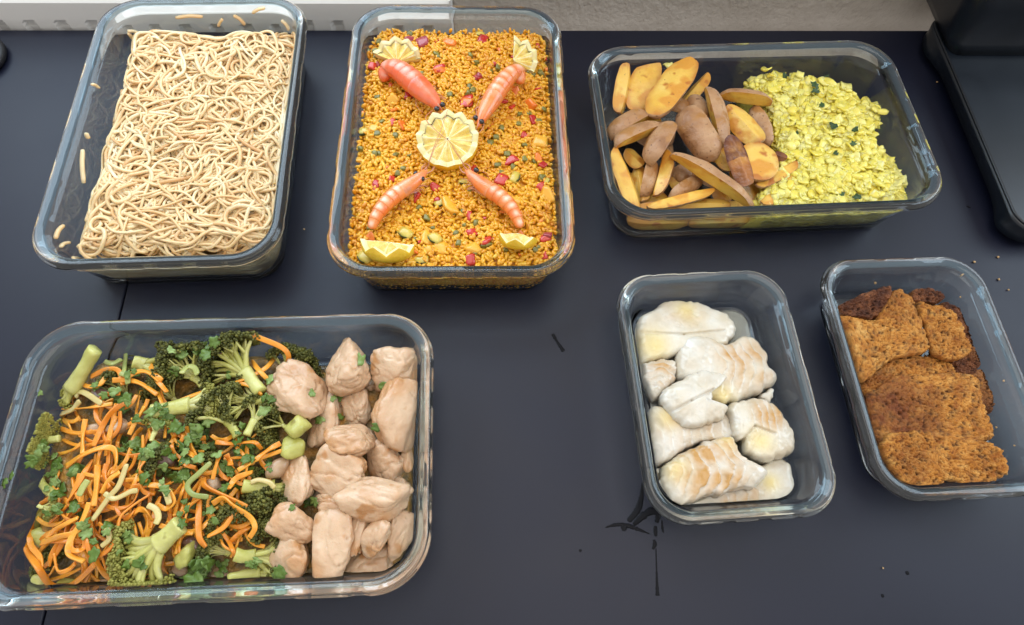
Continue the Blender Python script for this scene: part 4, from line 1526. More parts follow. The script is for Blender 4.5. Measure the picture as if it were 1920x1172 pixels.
# ------------------------------------------------------------------ fish
def build_fish():
    c = 'fish'
    Z = lambda pts: zl((1180, 540), 2.791, pts)
    # cooking juice on the floor of the dish
    hx, hy = DISH[c][3], DISH[c][4]
    P, _ = rrect_ring(hx - .0215, hy - .0215, .013, 8, 12, 12)
    n = len(P)
    V = np.vstack([np.column_stack([P * .985, np.full(n, .0046)]), np.column_stack([P, np.full(n, .0066)]), np.column_stack([P * .98, np.full(n, .0070)]), [[0, 0, .0070], [0, 0, .0046]]])
    Q = np.array([[r * n + i, r * n + (i + 1) % n, (r + 1) * n + (i + 1) % n, (r + 1) * n + i] for r in range(2) for i in range(n)])
    T = np.array([[3 * n, 2 * n + i, 2 * n + (i + 1) % n] for i in range(n)] + [[3 * n + 1, (i + 1) % n, i] for i in range(n)])
    tag(add('fish_juice', to_world(c, V), [Q, T], M['juice']), 'thin cloudy cooking juice on the floor of the fish dish', 'juice', kind='stuff')

    def piece(pts, zb, T, label, stripe_dir, pitch, mask_c, mask_r, strength, cream=None, tilt=(0, 0), seed=0, chev=.5, ridge=.0007, split=None):
        pp = Z(pts)
        mc = at(*Z([mask_c])[0], zb + T * .7)[:2]
        k = mpp(at(*pp[0], zb))
        mr = mask_r / 2.791 * k
        a = R(stripe_dir)
        u = np.array([math.cos(a), math.sin(a)])
        v = np.array([-u[1], u[0]])
        pit = pitch / 2.791 * k

        def phase(X):
            q = X - mc
            w = fbm(np.column_stack([X, 0 * X[:, 0]]), 75, seed) * .75
            return (q @ u) / pit + chev * np.abs((q @ v)) / pit + w

        def saw(X):
            f = phase(X) % 1.0
            return f
        lines = [] if split is None else [(at(*Z([s[0]])[0], zb + T)[:2], at(*Z([s[1]])[0], zb + T)[:2]) for s in split]

        def hf(X, r):
            f = saw(X)
            mk_ = .2 + .8 * np.exp(-(np.linalg.norm(X - mc, axis=1) / (mr * 1.15)) ** 4)
            h = ridge * (np.minimum(f / .85, (1 - f) / .15) - .5) * .85 * (r < .985) * mk_
            h = h + .0008 * fbm(np.column_stack([X, 0 * r]), 200, seed + 7) + .0020 * fbm(np.column_stack([X, 0 * r]), 45, seed + 1) + .0000 * np.sign(vnoise(np.column_stack([X, 0 * r]), 95, seed + 2)) * np.clip(np.abs(vnoise(np.column_stack([X, 0 * r]), 95, seed + 2)) * 5, 0, 1) * (r > .55) - .0022 * r ** 3
            for A, B in lines:
                ab = B - A
                t = np.clip(((X - A) @ ab) / (ab @ ab), 0, 1)
                dd = np.linalg.norm(X - (A + t[:, None] * ab), axis=1)
                h = h - .0018 * np.exp(-(dd / .0008) ** 2)
            return h

        def tone(X, r):
            q = X - mc
            m_ = np.exp(-(np.linalg.norm(q, axis=1) / mr) ** 4 * .9)
            f = saw(X)
            st = np.clip(.30 + .85 * np.clip(f / .9, 0, 1) ** .8 * (f < .93), 0, 1)
            nz = .80 + 1.1 * fbm(np.column_stack([X, 0 * r]), 110, seed + 3)
            return m_ * st * nz * strength

        def crm(X, r):
            out = .22 * np.clip(fbm(np.column_stack([X, 0 * r]), 50, seed + 11), 0, 1)
            for cp, cr in (cream or []):
                cc = at(*Z([cp])[0], zb + T)[:2]
                out = out + .9 * np.exp(-(np.linalg.norm(X - cc, axis=1) / (cr / 2.791 * k)) ** 2)
            return out
        o = slab(c, 'fish_piece', pp, zb, T, M['fish'], 46, 170, 9, tilt=tilt, outline_noise=.0017, hfun=hf, tfun={'tone': tone, 'cream': crm}, seed=seed, onf=170, bend=.0008)
        tag(o, label, 'fish', 'cooked white fish pieces')

    piece([(140, 940), (190, 950), (215, 1060), (270, 1140), (190, 1100), (150, 1010)], .007, .010, 'narrow pale fish edge at the front left glass', 60, 40, (170, 1000), 20, 0, seed=9)
    piece([(430, 1070), (560, 1000), (690, 920), (760, 890), (835, 900), (880, 1000), (885, 1080), (790, 1130), (600, 1150), (400, 1155), (280, 1145)], .007, .011, 'white fish piece at the front right with a small brown patch', 15, 60, (560, 1090), 110, .8, seed=8, cream=[((740, 1020), 50)])
    piece([(40, 170), (130, 100), (190, 62), (320, 55), (420, 88), (520, 130), (566, 190), (560, 250), (500, 300), (400, 320), (250, 350), (100, 386), (55, 370), (42, 290)], .008, .013, 'large pale fish piece at the back of the dish with a straight crease', 100, 200, (280, 100), 130, .28, cream=[((130, 300), 90), ((300, 110), 60)], seed=1, ridge=.0004, split=[((60, 230), (290, 238)), ((290, 238), (500, 218))], tilt=(0, 0))
    piece([(75, 395), (160, 372), (242, 375), (248, 470), (190, 550), (130, 582), (85, 520)], .009, .012, 'small brown striped fish piece at the left glass', 75, 38, (165, 450), 80, .85, seed=3)
    piece([(250, 340), (290, 252), (400, 252), (505, 290), (600, 245), (660, 260), (720, 330), (736, 400), (786, 462), (740, 520), (620, 578), (500, 610), (430, 600), (330, 500), (246, 450)], .011, .0135, 'broad fish piece right of centre with brown flake bands', 12, 52, (590, 390), 150, .85, cream=[((480, 560), 60)], seed=2, chev=.35, ridge=.0010)
    piece([(110, 620), (200, 630), (300, 690), (500, 640), (556, 740), (545, 800), (400, 810), (270, 870), (180, 926), (130, 900), (104, 760)], .009, .013, 'pale striped fish piece at the left below the torn white one', 15, 55, (320, 740), 190, .42, seed=5, chev=.2, cream=[((200, 680), 60)])
    piece([(160, 560), (300, 450), (430, 425), (508, 455), (490, 500), (440, 532), (436, 610), (520, 628), (490, 680), (390, 720), (290, 714), (225, 650)], .022, .009, 'torn plain white fish piece lying on top in the middle', 60, 80, (300, 520), 40, .05, seed=4, ridge=.0006, split=[((230, 640), (330, 585)), ((330, 585), (440, 530))], tilt=(.05, 0))
    piece([(525, 612), (580, 580), (710, 575), (790, 630), (845, 710), (875, 780), (850, 868), (700, 908), (620, 870), (596, 800), (562, 790), (530, 690)], .015, .013, 'chunky fish piece at the right with five brown stripes', 10, 34, (720, 665), 85, .95, cream=[((690, 800), 60)], seed=6, chev=.15, ridge=.0010, split=[((600, 790), (660, 720)), ((660, 720), (760, 760))])
    piece([(180, 940), (280, 862), (420, 800), (520, 772), (560, 800), (600, 870), (735, 950), (700, 1030), (560, 1062), (400, 1100), (260, 1142), (190, 1060)], .020, .012, 'front fish piece with the strongest golden brown chevron bands', 8, 62, (420, 940), 190, 1.0, cream=[((250, 950), 70), ((520, 795), 60)], seed=7, chev=.7, ridge=.0012)
    piece([(690, 560), (752, 530), (750, 570), (725, 600)], .012, .008, 'thin white flake at the right end of the broad piece', 10, 60, (700, 560), 10, 0, seed=10)


build_fish()


# ------------------------------------------------------------------ crumb slices
def build_crumbs():
    c = 'crumb'
    Z = lambda pts: zl((1540, 530), 2.93, pts)

    def sl(pts, zb, T, mat, label, tilt=(0, 0), seed=0, brown=None, edge=14):
        def wo(X):
            a, ha = worley2(X + .0016 * np.column_stack([fbm(np.column_stack([X, 0 * X[:, 0]]), 300, seed), fbm(np.column_stack([X, 0 * X[:, 0]]), 300, seed + 5)]), .0030, seed)
            b_, hb = worley2(X, .0016, seed + 3)
            return a, b_, ha

        def hf(X, r):
            a, b_, ha = wo(X)
            pit = np.clip((ha - .80) / .05, 0, 1)
            return .0013 * (.45 - a) + .0020 * (.45 - b_) + .0014 * fbm(np.column_stack([X, 0 * r]), 420, seed + 4, 2) - .0022 * pit * np.clip(1 - a * 1.6, 0, 1) + .0010 * fbm(np.column_stack([X, 0 * r]), 90, seed)

        def cel(X, r):
            a, b_, ha = wo(X)
            return np.clip(.75 * (ha - .45), 0, 1) * np.clip(1.2 - a, 0, 1)

        def pit_shade(X, r):  # painted shade in the pits and between granules
            a, b_, ha = wo(X)
            return np.clip((ha - .80) / .05, 0, 1) * np.clip(1.1 - a * 1.6, 0, 1) * .95 + .35 * np.clip((a - .55) / .25, 0, 1) + .55 * np.clip((b_ - .52) / .25, 0, 1)

        def tone(X, r):
            t = .35 * np.clip(fbm(np.column_stack([X, 0 * r]), 45, seed + 8) + .05, 0, 1) + .35 * np.clip((r - .93) / .07, 0, 1)
            for cp, cr, st in (brown or []):
                cc = at(*Z([cp])[0], zb + T)[:2]
                k = mpp(at(*Z([cp])[0], zb))
                d = np.linalg.norm(X - cc, axis=1) / (cr / 2.93 * k)
                t = t + st * np.exp(-d ** 4) * (.8 + .5 * fbm(np.column_stack([X, 0 * r]), 120, seed + 2))
            return t
        o = slab(c, 'crumb_slice', Z(pts), zb, T, mat, 64, 225, edge, tilt=tilt, outline_noise=.0016, hfun=hf, tfun={'tone': tone, 'pit': pit_shade, 'light': cel}, seed=seed, onf=260)
        tag(o, label, 'crumb slice', 'crisp crumb slices')
    G, D = M['crumb_gold'], M['crumb_dark']
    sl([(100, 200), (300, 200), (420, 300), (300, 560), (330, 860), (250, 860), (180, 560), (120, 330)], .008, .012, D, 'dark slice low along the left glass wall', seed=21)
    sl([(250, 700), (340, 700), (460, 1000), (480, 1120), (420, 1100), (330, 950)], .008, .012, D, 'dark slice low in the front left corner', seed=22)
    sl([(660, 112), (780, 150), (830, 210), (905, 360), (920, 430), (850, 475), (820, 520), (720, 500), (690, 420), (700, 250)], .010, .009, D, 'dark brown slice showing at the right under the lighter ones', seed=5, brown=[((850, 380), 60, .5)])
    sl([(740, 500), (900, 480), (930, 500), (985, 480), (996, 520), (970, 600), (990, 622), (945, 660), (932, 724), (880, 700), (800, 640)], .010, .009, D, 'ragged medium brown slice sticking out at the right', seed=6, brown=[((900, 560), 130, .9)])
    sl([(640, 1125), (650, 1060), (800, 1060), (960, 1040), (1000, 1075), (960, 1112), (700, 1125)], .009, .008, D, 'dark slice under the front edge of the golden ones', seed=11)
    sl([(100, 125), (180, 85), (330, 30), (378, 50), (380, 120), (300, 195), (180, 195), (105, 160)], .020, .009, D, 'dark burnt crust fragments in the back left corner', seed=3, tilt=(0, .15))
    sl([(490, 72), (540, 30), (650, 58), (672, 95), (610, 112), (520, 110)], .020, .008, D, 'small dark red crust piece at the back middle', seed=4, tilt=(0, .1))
    sl([(230, 545), (390, 420), (640, 395), (700, 430), (740, 490), (720, 560), (500, 580), (330, 620), (250, 610)], .019, .0048, G, 'brown gold slice in the dip between the upper and lower slices', seed=7, brown=[((330, 530), 110, .8), ((560, 440), 60, .3)])
    sl([(95, 185), (200, 200), (300, 200), (370, 90), (400, 45), (450, 33), (490, 70), (520, 120), (555, 220), (596, 350), (560, 388), (400, 418), (350, 450), (230, 540), (180, 420), (130, 260)], .0272, .0048, G, 'large golden slice at upper left with a peaked corner', seed=1, brown=[((430, 110), 110, .35)], tilt=(0, -.02))
    sl([(530, 112), (600, 120), (690, 138), (755, 200), (790, 290), (824, 382), (740, 428), (650, 405), (604, 350), (566, 230)], .0268, .0048, G, 'squarish golden slice at upper right beside the crack', seed=2, tilt=(0, -.02))
    sl([(250, 625), (300, 572), (430, 502), (600, 498), (760, 488), (880, 530), (892, 650), (930, 760), (952, 802), (925, 866), (700, 880), (500, 880), (340, 880), (270, 720)], .0225, .0048, G, 'big middle slice with a dark brown left half', seed=8, brown=[((440, 720), 210, 1.0), ((640, 620), 50, .6)])
    sl([(600, 900), (700, 850), (880, 868), (960, 898), (1000, 940), (1028, 1005), (1010, 1052), (930, 1100), (800, 1106), (700, 1085), (650, 1080), (620, 1000)], .0262, .0048, G, 'orange gold slice in the front right with a rounded end', seed=10, brown=[((900, 1000), 50, .3)])
    sl([(336, 872), (420, 818), (520, 815), (610, 825), (636, 920), (662, 1070), (640, 1122), (480, 1114), (400, 1040), (350, 950)], .0285, .0048, G, 'golden slice in the front left overlapping its neighbour', seed=9, brown=[((480, 980), 110, .35)])


build_crumbs()


# ------------------------------------------------------------------ broccoli, carrot, chicken
def veg_z(px, py):
    """height of the vegetable heap under a pixel"""
    P = to_local('veg', at(px, py, .033))[0]
    e = min((P[0] + .126) / .030, (P[1] + .084) / .022, (.080 - P[1]) / .022, 1)
    e = max(e, 0)
    s = e * e * (3 - 2 * e)
    return .016 + .024 * s


def floret(s, cr, stem_w, rad, label, seed, zs=None, zc=None, flat=.6, pale=False, spread=62, nb=8, dens=1.0, name='broccoli_floret'):
    c = 'veg'
    rng = np.random.default_rng(seed)
    zs = veg_z(*s) if zs is None else zs
    zc = veg_z(*cr) if zc is None else zc
    S, C_ = at(*s, zs), at(*cr, zc)
    k = mpp(C_)
    rd, sw = rad * k * 1.12, stem_w * k * .74
    ax = C_ - S
    ln = np.linalg.norm(ax)
    Fm = frame(ax)
    X, Y, Zv = Fm
    rt = empty(name, [C_[0], C_[1], min(S[2], C_[2]) - rd * .6])
    J = C_ - X * rd * .55
    if ln < rd * .7:
        J = S + X * ln * .4
    n = 16
    tt = np.linspace(0, 1, n)
    pth = catmull([S, S * .5 + J * .5 + Y * rng.normal(0, sw * .08), J], n)
    wv = sw * (1 - .12 * np.sin(tt * np.pi) + .15 * tt ** 2)
    V, F = sweep(pth, wv, wv * .72, 14, ends=.97, cap=.03, power=.85)
    V = V + .0009 * np.column_stack([fbm(V, 160, seed), fbm(V, 160, seed + 1), fbm(V, 160, seed + 2)])
    stems = [(V, F)]
    tips = []
    for b in range(nb):
        if b == 0:
            a, e = 0.0, .3
        else:
            a = R(spread) * (2 * (b - .5) / (nb - 1) - 1) * rng.uniform(.85, 1.1)
            e = rng.uniform(-.5, .9)
        d = X * math.cos(a) + Y * math.sin(a) + Zv * e * flat
        d /= np.linalg.norm(d)
        L_ = rd * rng.uniform(.95, 1.2)
        tip = J + d * L_
        mid = J + d * L_ * .5 + X * rd * .10
        P = catmull([J - X * sw * .35, mid, tip], 8)
        V, F = sweep(P, np.linspace(sw * .50, sw * .26, 8), np.linspace(sw * .46, sw * .24, 8), 8)
        stems.append((V, F))
        tips.append((tip, d))
        for q in range(2):       # side twigs
            d2 = d + Y * rng.uniform(-.8, .8) + Zv * rng.uniform(-.3, .7) * flat
            d2 /= np.linalg.norm(d2)
            t2 = mid + d2 * rd * rng.uniform(.38, .55)
            V, F = sweep(catmull([mid, (mid + t2) / 2, t2], 6), np.linspace(sw * .28, sw * .15, 6), np.linspace(sw * .26, sw * .15, 6), 6)
            stems.append((V, F))
            tips.append((t2, d2))
    V, F = merge(stems)
    V = clamp_in(c, V, .0008)
    add('stem', V, F, M['broc_stem'], rt, dish=c)
    B, BF = ICO[1]
    cen = []
    for tip, d in tips:
        cr_ = rd * rng.uniform(.26, .36)
        m_ = int(70 * dens * (cr_ / .005) ** 2 * .52)
        m_ = min(max(m_, 24), 95)
        Dn = rng.normal(size=(m_ * 3, 3))
        Dn /= np.linalg.norm(Dn, axis=1)[:, None]
        Dn = Dn[(Dn @ d) > -.05][:m_]
        cen.append(tip + d * cr_ * .1 + Dn * cr_ * rng.uniform(.82, 1.08, len(Dn))[:, None] * np.array([1, 1, .9]))
    cen = clamp_in(c, np.vstack(cen), .0018)
    cen = cen[cen[:, 2] > .006]
    sz = rng.uniform(.0006, .00118, len(cen))
    Vb = B[None] * sz[:, None, None] * rng.uniform(.8, 1.25, (len(cen), 1, 3)) + cen[:, None, :]
    # the island below: 12-vertex buds
    I1, IF1 = ICO[1]
    FF = (BF[None] + (np.arange(len(cen)) * len(B))[:, None, None]).reshape(-1, 3)
    add('crown', Vb.reshape(-1, 3), FF, M['broc_bud_pale'] if pale else M['broc_bud'], rt, dish=c)
    tag(rt, label, 'broccoli', 'broccoli pieces')


def chunk(a, b, wpx, mat, name, label, cat, group, seed, z=None, flat=.8, nplanes=7, amp=.08, p=9, sub=3, lo=.7, c='veg', dz=0.0, freq=2.2, ridged=0.0):
    za = veg_z(*a) if z is None else z
    A, B = at(*a, za + dz), at(*b, (veg_z(*b) if z is None else z) - dz)
    Cn = (A + B) / 2
    hl = np.linalg.norm(B - A) / 2
    w = mpp(Cn) * wpx / 2
    V, F = rounded_poly(seed, nplanes, p, sub, lo, 1.05, amp, freq)
    if ridged:
        # fibres and folds in the meat
        q = V * np.array([1.0, 2.2, 2.2])
        f1 = 1 - np.abs(fbm(q, .85, seed + 30, 2)) * 2.0
        f2 = 1 - np.abs(fbm(q, 2.1, seed + 31, 2)) * 2.0
        V = V * (1 - ridged * 1.3 * np.clip(f1, 0, 1) ** 12 - ridged * .45 * np.clip(f2, 0, 1) ** 8 * np.clip(.3 + 2 * vnoise(V, 1.1, seed), 0, 1))[:, None]
        V = V * (1 + .010 * fbm(V * np.array([.7, 2, 2]), 6, seed + 33, 2))[:, None]
    V = V * np.array([hl, w, w * flat]) * (1.17 if ridged else 1.08)
    W = V @ frame(B - A, roll=R(seed * 37 % 50 - 25)) + Cn
    W = clamp_in(c, W, .0008)
    o = add(name, W, F, mat, dish=c)
    tag(o, label, cat, group)
    return o


def build_veg():
    c = 'veg'
    poly = [(40, 850), (100, 770), (130, 700), (200, 665), (300, 665), (420, 655), (560, 670), (640, 690), (760, 690), (780, 800), (780, 950), (770, 1085), (640, 1100), (500, 1105), (300, 1110), (100, 1110), (60, 1060), (40, 960)]
    o = slab(c, 'vegetable_bed', poly, .009, .019, M['veg_bed'], 24, 110, 4, under=.97, hfun=lambda X, r: .004 * fbm(np.column_stack([X, 0 * r]), 80, 3), zlow=.0048, outline_noise=.002)
    tag(o, 'dark mix of cooked vegetables beneath the strips and florets', 'vegetables', kind='stuff')
    # brown juice in the right front corner
    hx, hy = DISH[c][3], DISH[c][4]
    P, _ = rrect_ring(hx - .0215, hy - .0215, .014, 8, 12, 12)
    n = len(P)
    V = np.vstack([np.column_stack([P * .985, np.full(n, .0046)]), np.column_stack([P, np.full(n, .0062)]), np.column_stack([P * .98, np.full(n, .0066)]), [[0, 0, .0066], [0, 0, .0046]]])
    V[:, 0] = np.where(V[:, 0] < .03, .03 + (V[:, 0] - .03) * .02, V[:, 0])
    Q = np.array([[r * n + i, r * n + (i + 1) % n, (r + 1) * n + (i + 1) % n, (r + 1) * n + i] for r in range(2) for i in range(n)])
    T = np.array([[3 * n, 2 * n + i, 2 * n + (i + 1) % n] for i in range(n)] + [[3 * n + 1, (i + 1) % n, i] for i in range(n)])
    tag(add('meat_juice', to_world(c, V), [Q, T], M['brown_juice']), 'brown meat juice under the chicken', 'juice', kind='stuff')

    g = 'broccoli pieces'
    floret((178, 655), (128, 742), 40, 20, 'thick pale broccoli stalk standing in the back left with small tips', 11, .050, .030, flat=.4, pale=True, spread=55, nb=4, dens=.5)
    floret((112, 822), (60, 830), 20, 40, 'olive broccoli head at the left edge of the heap', 12, .034, .030, flat=.9, pale=True, nb=10, dens=1.1)
    floret((100, 928), (62, 882), 22, 22, 'green stalk with dark head at the left below the olive head', 13, .034, .022, flat=.6, nb=6)
    floret((250, 680), (300, 690), 36, 40, 'dark broccoli head at the back left with pale leafy base', 14, .040, .034, flat=.9, nb=9)
    floret((378, 725), (350, 690), 18, 42, 'dark broccoli head at the back left of centre', 15, .040, .036, flat=.9, nb=9)
    floret((488, 735), (442, 676), 34, 52, 'largest back row broccoli floret with wide pale stem', 16, .047, .042, flat=.6, nb=10, spread=70)
    floret((520, 740), (552, 692), 18, 42, 'dark broccoli floret tucked behind the first chicken piece', 17, .034, .032, flat=.9, nb=9)
    floret((284, 772), (380, 756), 40, 36, 'pale cut broccoli stalk lying across the middle left', 18, .046, .044, flat=.3, nb=6, spread=50, pale=True, dens=.5)
    floret((446, 818), (415, 772), 22, 44, 'dark floret with pale stem in the centre of the vegetables', 19, .046, .042, flat=.6, nb=9)
    floret((506, 748), (456, 752), 22, 40, 'floret with a stem pointing right towards the chicken', 20, .046, .041, flat=.6, nb=9)
    floret((462, 816), (486, 772), 20, 28, 'slim upright floret right of the central one', 23, .046, .042, flat=.6, nb=7)
    floret((538, 800), (518, 792), 12, 30, 'small dark floret near the yellow stalk chunks', 24, .040, .036, flat=.9, nb=8)
    floret((338, 984), (268, 1046), 52, 58, 'large flat cut broccoli fan at the front with a broad pale stem', 25, .052, .046, flat=.25, nb=11, spread=72, dens=1.1, pale=True)
    floret((70, 948), (92, 952), 10, 16, 'tiny pale floret at the left front', 26, .040, .040, flat=.5, nb=5, pale=True)
    floret((452, 1000), (444, 984), 14, 36, 'dark green broccoli crown under the looped carrot strip', 27, .034, .036, flat=1, nb=10)
    floret((430, 1040), (408, 1026), 14, 30, 'dark broccoli crown in the front middle', 28, .034, .034, flat=1, nb=9)
    floret((440, 1040), (500, 1046), 34, 34, 'front broccoli piece with thick green stem beside the chicken', 29, .044, .036, flat=.7, nb=8)
    floret((428, 1088), (508, 1068), 28, 30, 'lowest front floret with pale round cut stem', 30, .036, .032, flat=.6, nb=7, pale=True)
    floret((456, 912), (524, 914), 34, 14, 'pale green stalk piece left of the middle chicken', 31, .046, .038, flat=.5, nb=3, dens=.4)
    floret((500, 985), (500, 955), 14, 38, 'dark floret hidden beside the chicken at front', 32, .030, .034, flat=1, nb=9)
    floret((284, 828), (296, 798), 12, 20, 'small pale floret in the middle left', 33, .046, .044, flat=.5, nb=6, pale=True)
    floret((360, 650), (335, 672), 12, 30, 'dark floret at the back edge under the herbs', 34, .034, .032, flat=1, nb=8)
    floret((120, 1080), (100, 1055), 14, 28, 'dark floret deep in the front left corner', 35, .018, .020, flat=1, nb=8)
    floret((330, 880), (322, 870), 12, 34, 'dark floret showing between carrots in the middle', 36, .030, .032, flat=1, nb=8)
    floret((520, 1010), (515, 1000), 12, 36, 'dark floret beside the front chicken piece', 37, .026, .030, flat=1, nb=8)
    floret((240, 742), (228, 722), 12, 32, 'dark floret deep among the back left carrots', 38, .028, .030, flat=1, nb=8)
    floret((330, 752), (316, 738), 12, 34, 'dark floret between the back carrots and the pale cut stalk', 39, .028, .030, flat=1, nb=8)
    floret((400, 902), (388, 880), 14, 34, 'dark floret under the green curved strip', 40, .028, .031, flat=1, nb=8)
    floret((474, 930), (466, 902), 14, 30, 'dark floret under the pale green stalk piece', 41, .028, .030, flat=1, nb=8)
    floret((430, 960), (420, 945), 12, 32, 'dark floret under the looped carrot strip at right', 42, .026, .030, flat=1, nb=8)
    floret((395, 830), (384, 838), 12, 32, 'dark floret in the very middle of the heap', 43, .028, .030, flat=1, nb=8)
    floret((268, 872), (258, 862), 12, 28, 'dark floret low among the left carrots', 44, .026, .028, flat=1, nb=7)
    floret((480, 850), (492, 832), 12, 30, 'dark floret left of the yellow stalk chunks', 45, .028, .030, flat=1, nb=8)
    for i, (a, b, w, lab) in enumerate([((545, 815), (575, 786), 44, 'yellow green stalk chunk under the first chicken piece'), ((524, 835), (572, 846), 38, 'yellow green stalk chunk with herb flecks left of the chicken'),
                                       ((58, 948), (60, 994), 40, 'yellow green stalk chunk at the left front'), ((72, 990), (88, 1020), 26, 'small pale stalk chunk at the left front'),
                                       ((345, 1022), (356, 1058), 36, 'green stalk chunk at the front beside the large fan'), ((98, 795), (118, 806), 30, 'round yellow stalk bead under the left carrots'),
                                       ((66, 1075), (80, 1100), 24, 'pale stalk bit in the front left corner'), ((112, 1090), (140, 1096), 24, 'pale stalk bit at the front left glass')]):
        chunk(a, b, w, M['broc_stem'], 'broccoli_stalk', lab, 'broccoli', g, 600 + i, p=8, amp=.16, lo=.6, z=veg_z(*a) + (.004 if i < 3 else 0))
    mush = [((216, 815), (230, 785), 36, 0, 'tan mushroom piece among the left carrots'), ((176, 738), (206, 744), 26, 1, 'dark mushroom piece at the back left'), ((325, 1066), (350, 1058), 30, 0, 'curled mushroom at the front middle'),
            ((392, 1082), (430, 1066), 46, 0, 'rounded mushroom at the front under the herb tuft'), ((190, 1090), (230, 1076), 34, 0, 'greyish mushroom at the front left glass'), ((390, 918), (414, 908), 30, 0, 'small mushroom between carrots in the middle'),
            ((520, 862), (522, 895), 42, 0, 'pinkish mushroom touching the middle chicken'), ((290, 860), (330, 868), 30, 1, 'dark mushroom slice left of centre'), ((190, 806), (160, 812), 24, 0, 'thin mushroom slice below the left carrots'),
            ((300, 1088), (330, 1096), 30, 1, 'dark mushroom at the front glass'), ((350, 1010), (372, 1030), 22, 1, 'dark mushroom under the upright carrot')]
    for i, (a, b, w, dk, lab) in enumerate(mush):
        chunk(a, b, w, M['mushroom_dark' if dk else 'mushroom'], 'mushroom_piece', lab, 'mushroom', 'mushroom pieces', 640 + i, z=veg_z(*a) - .001, amp=.12, p=7)

    # carrot strips
    CR = [[(86, 764), (133, 767), (173, 763), (211, 757)], [(109, 775), (121, 788), (129, 797), (134, 808)], [(115, 804), (142, 812), (184, 809)], [(242, 749), (211, 771), (193, 797), (175, 837)],
          [(171, 706), (200, 693), (222, 695), (231, 722)], [(211, 713), (240, 713), (266, 720), (295, 740)], [(235, 709), (255, 698), (277, 698), (300, 715)], [(280, 680), (288, 698), (304, 713)],
          [(271, 762), (255, 789), (242, 815)], [(160, 786), (155, 820), (155, 851)], [(124, 875), (155, 853), (189, 840), (213, 842), (218, 864), (213, 880)],
          [(460, 621), (480, 631), (524, 649), (540, 664), (540, 684)], [(522, 658), (502, 687), (469, 706), (422, 724), (380, 735), (338, 751)], [(473, 678), (486, 695), (502, 711)], [(435, 720), (464, 722), (491, 740)],
          [(280, 700), (293, 712), (313, 735)], [(404, 829), (435, 832), (475, 829), (491, 842)], [(349, 800), (355, 829), (369, 860)], [(335, 789), (333, 806), (344, 817), (333, 837)], [(526, 831), (502, 844), (480, 862)],
          [(173, 862), (149, 902), (126, 942)], [(183, 872), (181, 910), (176, 949)], [(282, 927), (248, 949), (225, 971), (218, 1009), (198, 1036), (173, 1041), (163, 1018), (163, 1001)],
          [(168, 942), (153, 979), (134, 1009), (129, 1038), (158, 1053)], [(87, 1006), (111, 989), (146, 971)], [(77, 1018), (111, 1006), (139, 999), (168, 976)],
          [(40, 954), (42, 999), (52, 1033), (72, 1065), (94, 1096), (124, 1101), (149, 1086), (178, 1058)], [(52, 934), (54, 964), (57, 1018), (74, 1043), (79, 1065)], [(101, 1038), (109, 1071), (129, 1068), (141, 1056)],
          [(178, 1048), (193, 1073), (213, 1093)], [(161, 1010), (158, 1027), (146, 1033), (134, 1029), (137, 1012)], [(235, 900), (255, 899), (275, 901)], [(270, 865), (262, 882), (272, 895)], [(248, 914), (270, 910), (297, 910)],
          [(235, 976), (246, 964), (255, 954)], [(381, 897), (386, 912), (419, 929), (463, 951)], [(399, 944), (419, 934), (438, 949), (468, 969), (478, 989), (468, 1008)], [(374, 939), (372, 979), (374, 1008), (386, 1026)],
          [(389, 1006), (419, 989), (438, 966), (451, 966)], [(414, 847), (406, 870), (399, 899)], [(446, 882), (483, 862), (528, 845)], [(429, 917), (443, 897), (473, 885)], [(352, 847), (362, 855), (372, 867)],
          [(337, 862), (350, 872), (367, 877)], [(280, 909), (310, 914), (327, 939), (312, 954), (295, 946)], [(424, 852), (430, 862), (433, 872)], [(300, 985), (340, 998), (362, 1000)], [(200, 870), (196, 890), (205, 915)],
          [(410, 652), (425, 650), (438, 655)], [(225, 885), (205, 900), (190, 925)], [(285, 975), (275, 960), (262, 955), (250, 962)]]
    rng = np.random.default_rng(8)
    for i in range(185):
        x, y = rng.uniform(90, 330), rng.uniform(700, 1075)
        if rng.random() < .28:
            x, y = rng.uniform(330, 500), rng.uniform(800, 1010)
        a = rng.normal(1.9, .7)
        L_ = rng.uniform(45, 120)
        k = rng.uniform(-.7, .7)
        pts = []
        for q in range(5):
            pts.append((x, y))
            x += math.cos(a) * L_ / 4
            y -= math.sin(a) * L_ / 4 * -1
            a += k
        pts = [(min(max(px_, 60), 520), min(max(py_, 700), 1095)) for px_, py_ in pts]
        CR.append(pts)
    for i, pts in enumerate(CR):
        hand = i < 51
        lift = rng.uniform(.0055, .0095) if hand else rng.uniform(-.004, .0045)
        nn = len(pts)
        zz = np.array([veg_z(*p_) for p_ in pts]) + lift + (rng.normal(0, .0012, nn))
        if i == 11:
            zz = np.array([.052, .052, .050, .046, .040])
        if hand and nn > 3:
            zz[[0, -1]] -= .002
        P = catmull([at(*p_, z_) for p_, z_ in zip(pts, zz)], 12 + 7 * nn)
        w = rng.uniform(.0029, .0041) if hand else rng.uniform(.0021, .0034)
        n = len(P)
        V, F = sweep(P, w * (1 - .15 * np.linspace(0, 1, n)), rng.uniform(.0010, .0016), 8, twist=rng.uniform(-.6, .6) + .7 * np.sin(np.linspace(0, 5, n) + rng.uniform(0, 6)), power=.35, ends=.96, cap=.05)
        V = clamp_in(c, V, .0006)
        o = add('carrot_strip', V, F, M['carrot'], dish=c)
        lab = 'soft orange carrot strip lying in the tangle of vegetables'
        grp = 'carrot strips'
